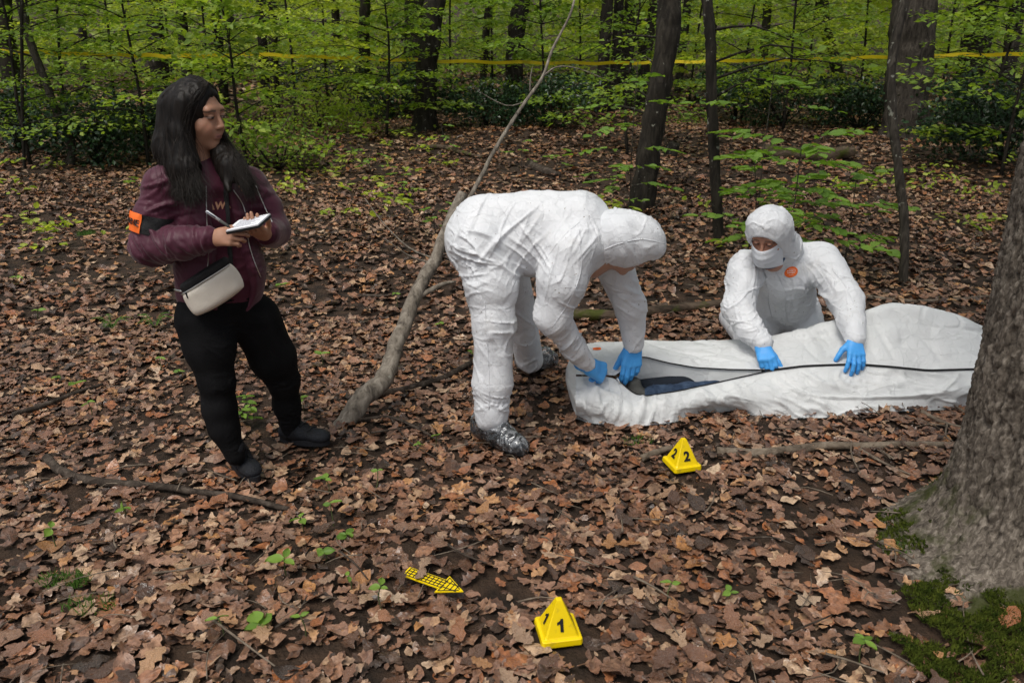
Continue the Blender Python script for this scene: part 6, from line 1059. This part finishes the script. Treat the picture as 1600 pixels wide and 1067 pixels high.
# ------------------------------------------------------------------ the white bag
def body_bag():
    NU = 255; u = np.linspace(0, 1, NU)
    xs_ = 900 + (1630 - 900) * u
    def crv(pts, k=9):
        pts = np.array(pts, float); y = np.interp(xs_, pts[:, 0], pts[:, 1]); Y = np.interp(xs_, pts[:, 0], pts[:, 2]); w = np.hanning(2 * k + 3); w /= w.sum(); h = k + 1
        sm = lambda q: np.convolve(np.pad(q, h, 'edge'), w, 'valid'); y, Y = sm(y), sm(Y); return np.array([J(a_, b_, c_) for a_, b_, c_ in zip(xs_, y, Y)])
    gd = lambda x, y: G(x, y, .012)
    # rails along the length, from the front hem over the zip and the hump to the back hem
    hem = [(900, 652), (920, 660), (985, 668), (1050, 660), (1100, 642), (1150, 640), (1185, 650), (1240, 653), (1300, 651), (1420, 642), (1548, 630), (1630, 622)]
    fb = crv([(x, y, gd(x, y)[1]) for x, y in hem], 5); fb[:, 2] = gz(fb[:, 0], fb[:, 1]) + .012
    fm = crv([(900, 628, 3.49), (985, 640, 3.50), (1090, 626, 3.57), (1190, 622, 3.58), (1300, 622, 3.58), (1420, 616, 3.62), (1548, 604, 3.68), (1630, 600, 3.72)], 12)
    zl = crv([(900, 588, 3.65), (945, 588, 3.66), (964, 592, 3.66), (985, 612, 3.62), (1003, 620, 3.61), (1060, 611, 3.63), (1120, 598, 3.66), (1200, 580, 3.69), (1255, 573, 3.70), (1335, 570, 3.71), (1390, 574, 3.715), (1450, 580, 3.72), (1548, 577, 3.74)], 5)
    zu = crv([(900, 585, 3.66), (945, 585, 3.67), (964, 588, 3.67), (985, 566, 3.79), (1003, 556, 3.86), (1040, 566, 3.86), (1085, 574, 3.83), (1140, 577, 3.77), (1200, 578, 3.695), (1255, 571, 3.705), (1335, 568, 3.715), (1390, 572, 3.72), (1450, 578, 3.725), (1548, 575, 3.745)], 5)
    t1 = crv([(900, 562, 3.84), (965, 556, 3.86), (1003, 548, 3.94), (1080, 555, 3.95), (1190, 546, 3.90), (1300, 524, 3.93), (1400, 508, 3.90), (1480, 520, 3.90), (1548, 538, 3.90), (1630, 556, 3.92)], 12)
    rg_ = crv([(900, 545, 4.02), (925, 535, 4.10), (1000, 533, 4.12), (1080, 534, 4.13), (1180, 530, 4.08), (1250, 516, 4.05), (1330, 492, 4.02), (1390, 475, 4.02), (1440, 480, 4.02), (1500, 494, 4.04), (1548, 518, 4.05), (1630, 545, 4.06)], 7)
    bk = np.array([A(q[0], 4.24, .10) for q in rg_]); bk[:, 0] = np.array([J(x, 535, 4.24)[0] for x in xs_])
    bb = bk.copy(); bb[:, 1] += .03; bb[:, 2] = gz(bb[:, 0], bb[:, 1]) + .012
    e = empty('body_bag', gd(1200, 640), 'long white zipped bag lying on the leaves, partly open at its left end', 'bag')
    def sheet(rails, nv, rnd_ends=True, amp=1., seed=0, lock0=False, lock1=False):
        R = np.array(rails); W = np.zeros((NU, nv, 3))
        for i in range(NU): W[i] = spline(R[:, i], nv)
        V = W.reshape(-1, 3); ii = np.arange(NU - 1)[:, None] * nv; jj = np.arange(nv - 1)[None]; Q = np.stack([ii + jj, ii + nv + jj, ii + nv + jj + 1, ii + jj + 1], -1).reshape(-1, 4)
        N = vnormals(V, Q); N = N if N[:, 1].mean() < .2 else -N; t = np.tile(np.linspace(0, 1, nv), NU); edge = np.ones(len(V))
        if lock0: edge *= np.clip(t / .12, 0, 1)
        if lock1: edge *= np.clip((1 - t) / .12, 0, 1)
        S = folds(V, N, STROKES); S = ridges(S, N, .20, .022 * amp, 71, .04, (.38, .8, 1)); V2 = ridges(S, N, .11, .014 * amp, 78, .045, (.55, 1, .8)); V2 = ridges(V2, N, .06, .003 * amp, 83, .05)
        V = V + (V2 - V) * edge[:, None]; V[:, 2] = np.maximum(V[:, 2], gz(V[:, 0], V[:, 1]) + .006); return V, Q
    STROKES = [(J(930, 630, 3.5), A(1, 0, .4), .05, (.12, .4, .12), .020, 1), (J(1000, 645, 3.5), A(1, 0, -.35), .055, (.14, .4, .12), .022, 2), (J(1170, 630, 3.55), A(.75, 0, .8), .055, (.24, .4, .12), .024, 3), (J(1280, 615, 3.55), A(.5, 0, .9), .060, (.25, .4, .12), .020, 4), (J(1420, 600, 3.62), A(.25, 0, 1), .055, (.3, .4, .1), .018, 5), (J(1340, 600, 3.6), A(.8, 0, -.6), .05, (.12, .4, .1), .018, 6), (J(1150, 555, 3.8), A(.4, .3, .8), .07, (.3, .4, .12), .014, 7), (J(1290, 545, 3.8), A(.9, 0, .5), .07, (.18, .4, .14), .014, 8), (J(1450, 530, 3.85), A(.6, 0, .8), .12, (.3, .4, .2), .012, 9), (J(930, 560, 3.75), A(.7, .5, .3), .05, (.12, .4, .1), .014, 10), (J(945, 610, 3.5), A(.9, 0, -.4), .04, (.10, .4, .10), .022, 11), (J(1100, 632, 3.52), A(.3, 0, 1), .035, (.25, .4, .06), .018, 12), (J(1250, 635, 3.55), A(.55, 0, .85), .04, (.2, .4, .07), .020, 13), (J(1480, 610, 3.62), A(-.35, 0, 1), .045, (.2, .4, .1), .018, 14), (J(1400, 500, 3.95), A(.95, .2, .3), .08, (.3, .4, .25), .016, 15), (J(1060, 545, 4.), A(.2, .8, .5), .06, (.3, .4, .2), .012, 16)]
    V, Q = sheet([fb, fm, zl], 40, lock1=True); mk('front_panel', V, Q, M['bag'], e); V2, Q2 = sheet([zu, t1, rg_, bk, bb], 80, lock0=True, amp=.8); mk('top_panel', V2, Q2, M['bag'], e)
    nv = 10; W = np.array([[fb[i] * (1 - t) + bb[i] * t for t in np.linspace(0, 1, nv)] for i in range(NU)]); W[..., 2] = gz(W[..., 0], W[..., 1]) + .008; ii = np.arange(NU - 1)[:, None] * nv; jj = np.arange(nv - 1)[None]; mk('bottom_panel', W.reshape(-1, 3), np.stack([ii + jj, ii + nv + jj, ii + nv + jj + 1, ii + jj + 1], -1).reshape(-1, 4), M['bag'], e)
    # end panels
    for s, V_, V2_ in ((0, V, V2), (-1, V, V2)):
        a = V_.reshape(NU, 40, 3)[s]; b = V2_.reshape(NU, 80, 3)[s]; loop = np.vstack([a, b]); c = loop.mean(0); c[2] *= .85; c[0] += -.03 if s == 0 else .05; n = len(loop); rings = [loop * (1 - t) + c * t + A((-.028 if s == 0 else .05) * math.sin(t * 1.57), 0, 0) for t in (0, .25, .55, .85)]; v = np.vstack(rings + [c[None]]); f = [(r_ * n + i, r_ * n + (i + 1) % n, (r_ + 1) * n + (i + 1) % n, (r_ + 1) * n + i) for r_ in range(3) for i in range(n)] + [(3 * n + i, 3 * n + (i + 1) % n, 4 * n) for i in range(n)]
        mk('end_panel', v, f, M['bag'], e)
    # zip tapes, pull and the pale lining below the upper lip
    i0 = int(NU * .088); zt = V.reshape(NU, 40, 3)[:, -1]; zz = V2.reshape(NU, 80, 3)[:, 0]; v, f = tube(zt[i0:] + A(0, -.003, .003), .0030, sides=6); mk('zip', v, tidy(v, f), M['zip'], e); v, f = tube(zz[i0:] + A(0, -.004, .001), .0034, sides=6); mk('zip', v, tidy(v, f), M['zip'], e)
    q = J(964, 590, 3.645); mk_tube('zip_pull', [q, q + A(.012, -.01, -.02), q + A(.016, -.012, -.042)], [.006, .004, .003], M['metal'], e, sides=6)
    i1, i2 = int(NU * .116), int(NU * .40); lo = zz[i1:i2] + A(0, .05, -.015); li = np.stack([zz[i1:i2] + A(0, .004, -.004), zz[i1:i2] + A(0, -.004, -.05), zz[i1:i2] + A(0, -.004, -.13)], 1); li[..., 2] = np.maximum(li[..., 2], .03); n = i2 - i1; mk('lining', li.reshape(-1, 3), np.array([[3 * i + j, 3 * i + j + 1, 3 * i + 4 + j, 3 * i + 3 + j] for i in range(n - 1) for j in (0, 1)]), M['bag'], e)
    tb = bvh(V2, Q2); nn = nrm(A(0, -.55, .83)); c = J(933, 543, 3.95); xy = [(x, y) for y in (-.012, .012) for x in np.linspace(-.021, .021, 8)]; v = onto(tb, c, A(1, 0, 0), nrm(A(0, .83, .55)), nn, xy, .003); lb = mk('label', v, [(i, i + 1, 9 + i, 8 + i) for i in range(7)], M['orange'], e)
    mkv = []; mkf = []
    for k in range(4): vv = onto(tb, c, A(1, 0, 0), nrm(A(0, .83, .55)), nn, [(-.014 + .007 * k, -.003), (-.010 + .007 * k, -.003), (-.010 + .007 * k, .004), (-.014 + .007 * k, .004)], .0045); mkf.append(tuple(len(mkv) + i for i in range(4))); mkv += list(vv)
    mk('label_print', np.array(mkv), mkf, M['black_ink'], lb)
    # legs in denim seen through the opening
    l = empty('clothed_legs', gd(1080, 620), 'legs in blue jeans with grey shoe seen through the opening of the bag', 'legs')
    a, b, c2, d = J(1008, 612, 3.70), J(1075, 605, 3.76), J(1150, 594, 3.80), J(1260, 585, 3.84); a[2] = b[2] = .068; c2[2] = .068; d[2] = .068
    vv, qq = blob([rc(a, b, .044, .046, .03), rc(b, c2, .046, .048, .03), rc(c2, d, .048, .052, .03)], .006, 0, 2); N = vnormals(vv, qq); vv = folds(vv, N, [(a + A(.05, 0, 0), A(1, 0, .3), .03, .12, .008, 1), (c2, A(1, 0, -.4), .04, .2, .009, 2)]); mk('trouser_leg', vv, qq, M['denim'], l)
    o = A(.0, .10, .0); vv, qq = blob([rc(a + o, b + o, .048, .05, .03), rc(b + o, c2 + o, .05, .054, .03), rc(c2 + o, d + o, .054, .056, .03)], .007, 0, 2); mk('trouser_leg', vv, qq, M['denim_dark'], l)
    vv, qq = blob([rc(a + A(-.02, 0, 0), a + A(-.055, -.0, .02), .044, .040, .02), rc(a + A(-.05, 0, -.03), a + A(-.055, .02, .06), .042, .036, .02)], .005, 0, 2); mk('shoe', vv, qq, M['shoe_grey'], l)
body_bag()

# ------------------------------------------------------------------ numbered markers
def marker(num, px, py, yaw, label, wid=.128, h=.128):
    b = G(px, py, .018); e = empty('evidence_marker', b, label, 'marker', 'yellow numbered markers'); c, s = math.cos(yaw), math.sin(yaw); X = A(c, s, 0); Y = A(-s, c, 0); Z = A(0, 0, 1); P = lambda x, y, z: b + X * x + Y * y + Z * z
    w, w2, t, sk = wid / 2, wid / 2 - .010, .0085, .020; rings = [(w, 0.), (w, .004), (w - .0015, sk - .002), (w - .004, sk), (w2, sk + .001), (w2 - .003, sk + .005), (t + .002, h - .005), (t, h - .0012), (t - .004, h)]; v = []; rr = .10
    for r_, z in rings:
        k = r_ * rr
        for sx, sy in ((-1, -1), (1, -1), (1, 1), (-1, 1)):
            a = (r_ - k) * sx, r_ * sy; d = r_ * sx, (r_ - k) * sy; pts = [d, a] if sx * sy > 0 else [a, d]
            v += [P(x, y, z) for x, y in pts]
    n = 8; f = [(r_ * n + i, r_ * n + (i + 1) % n, (r_ + 1) * n + (i + 1) % n, (r_ + 1) * n + i) for r_ in range(len(rings) - 1) for i in range(n)] + [tuple((len(rings) - 1) * n + i for i in range(n))]; mk('cone', np.array(v), f, M['yellow'], e, smooth=False)
    tv, tfc = text_mesh(num, .056, .0024) if num != '1' else (A(-.004, -.020, 0) + np.array([(0, 0, 0), (.010, 0, 0), (.010, .040, 0), (.003, .040, 0), (0, .034, 0), (-.009, .029, 0), (-.009, .021, 0), (0, .025, 0)]), [(0, 1, 2, 3, 4, 7), (4, 5, 6, 7)])
    for k in range(4):
        a = yaw + k * math.pi / 2; nx = A(math.sin(a), -math.cos(a), 0); ux = A(math.cos(a), math.sin(a), 0); hh = h - sk; sl = nrm(-nx * (w2 - t) + Z * hh); nn = nrm(np.cross(ux, sl)); c0 = b + Z * (sk + hh * .36) + nx * (w2 - (w2 - t) * .36 + .0) + nn * .0022; mk('number', c0 + tv[:, :1] * ux + tv[:, 1:2] * sl, tfc, M['black_ink'], e, smooth=False)
marker('1', 872, 988, math.radians(10), 'yellow pyramid marker reading 1 in the foreground leaves')
marker('2', 1065, 726, math.radians(16), 'yellow pyramid marker reading 2 just in front of the white bag')
def arrow():
    a, b = G(634, 893, .048), G(724, 925, .048); d = nrm(b - a); d = nrm(b - a); s = nrm(np.cross(A(0, 0, 1), d)); L = np.linalg.norm(b - a); Z = np.cross(d, s); e = empty('arrow_marker', a, 'flat yellow direction arrow with black grid lying among the foreground leaves', 'arrow'); P = lambda x, y, z=0.: a + d * x * L + s * y * L + Z * z
    out = [(0, -.11), (.64, -.11), (.64, -.21), (1., 0), (.64, .21), (.64, .11), (0, .11)]; n = len(out); v = [P(x, y, 0) for x, y in out] + [P(x, y, .004) for x, y in out]; mk('plate', np.array(v), [tuple(range(n))[::-1], tuple(range(n, 2 * n))] + [(i, (i + 1) % n, n + (i + 1) % n, n + i) for i in range(n)], M['yellow'], e, smooth=False)
    mb = MB(); hw = .007
    for k in range(13):
        x = .04 + .84 * k / 12; y = .085 if x < .65 else .175 * (1 - (x - .65) / .30); y = max(y, .012); mb.add(*box(P(x, 0, .0048), d * L * hw, s * L * y, Z * .0004))
    for yy in (-.085, -.028, .028, .085): mb.add(*box(P(.36, yy, .0052), d * L * .33, s * L * hw, Z * .0004))
    for sy in (-1, 1):
        p0, p1 = P(.665, .17 * sy, .0052), P(.93, .012 * sy, .0052); dd = (p1 - p0) / 2; mb.add(*box((p0 + p1) / 2, dd, nrm(np.cross(Z, dd)) * L * hw, Z * .0004)); mb.add(*box(P(.78, .06 * sy, .0056), d * L * .13, s * L * hw, Z * .0004))
    v, f = mb.out(); mk('grid_print', v, f, M['black_ink'], e, smooth=False)
    for k, (x, y, yaw, sz) in enumerate(((.27, .0, 1.1, .062), (.04, -.20, 2., .07), (.18, .24, 1.2, .07))):
        o = bpy.data.objects.new('leaf', _lm[k * 3]); COL.objects.link(o); o.parent = ground; o.location = P(x, y, .016); o.scale = (sz,) * 3; o.rotation_euler = (.1, -.1, yaw)
arrow()
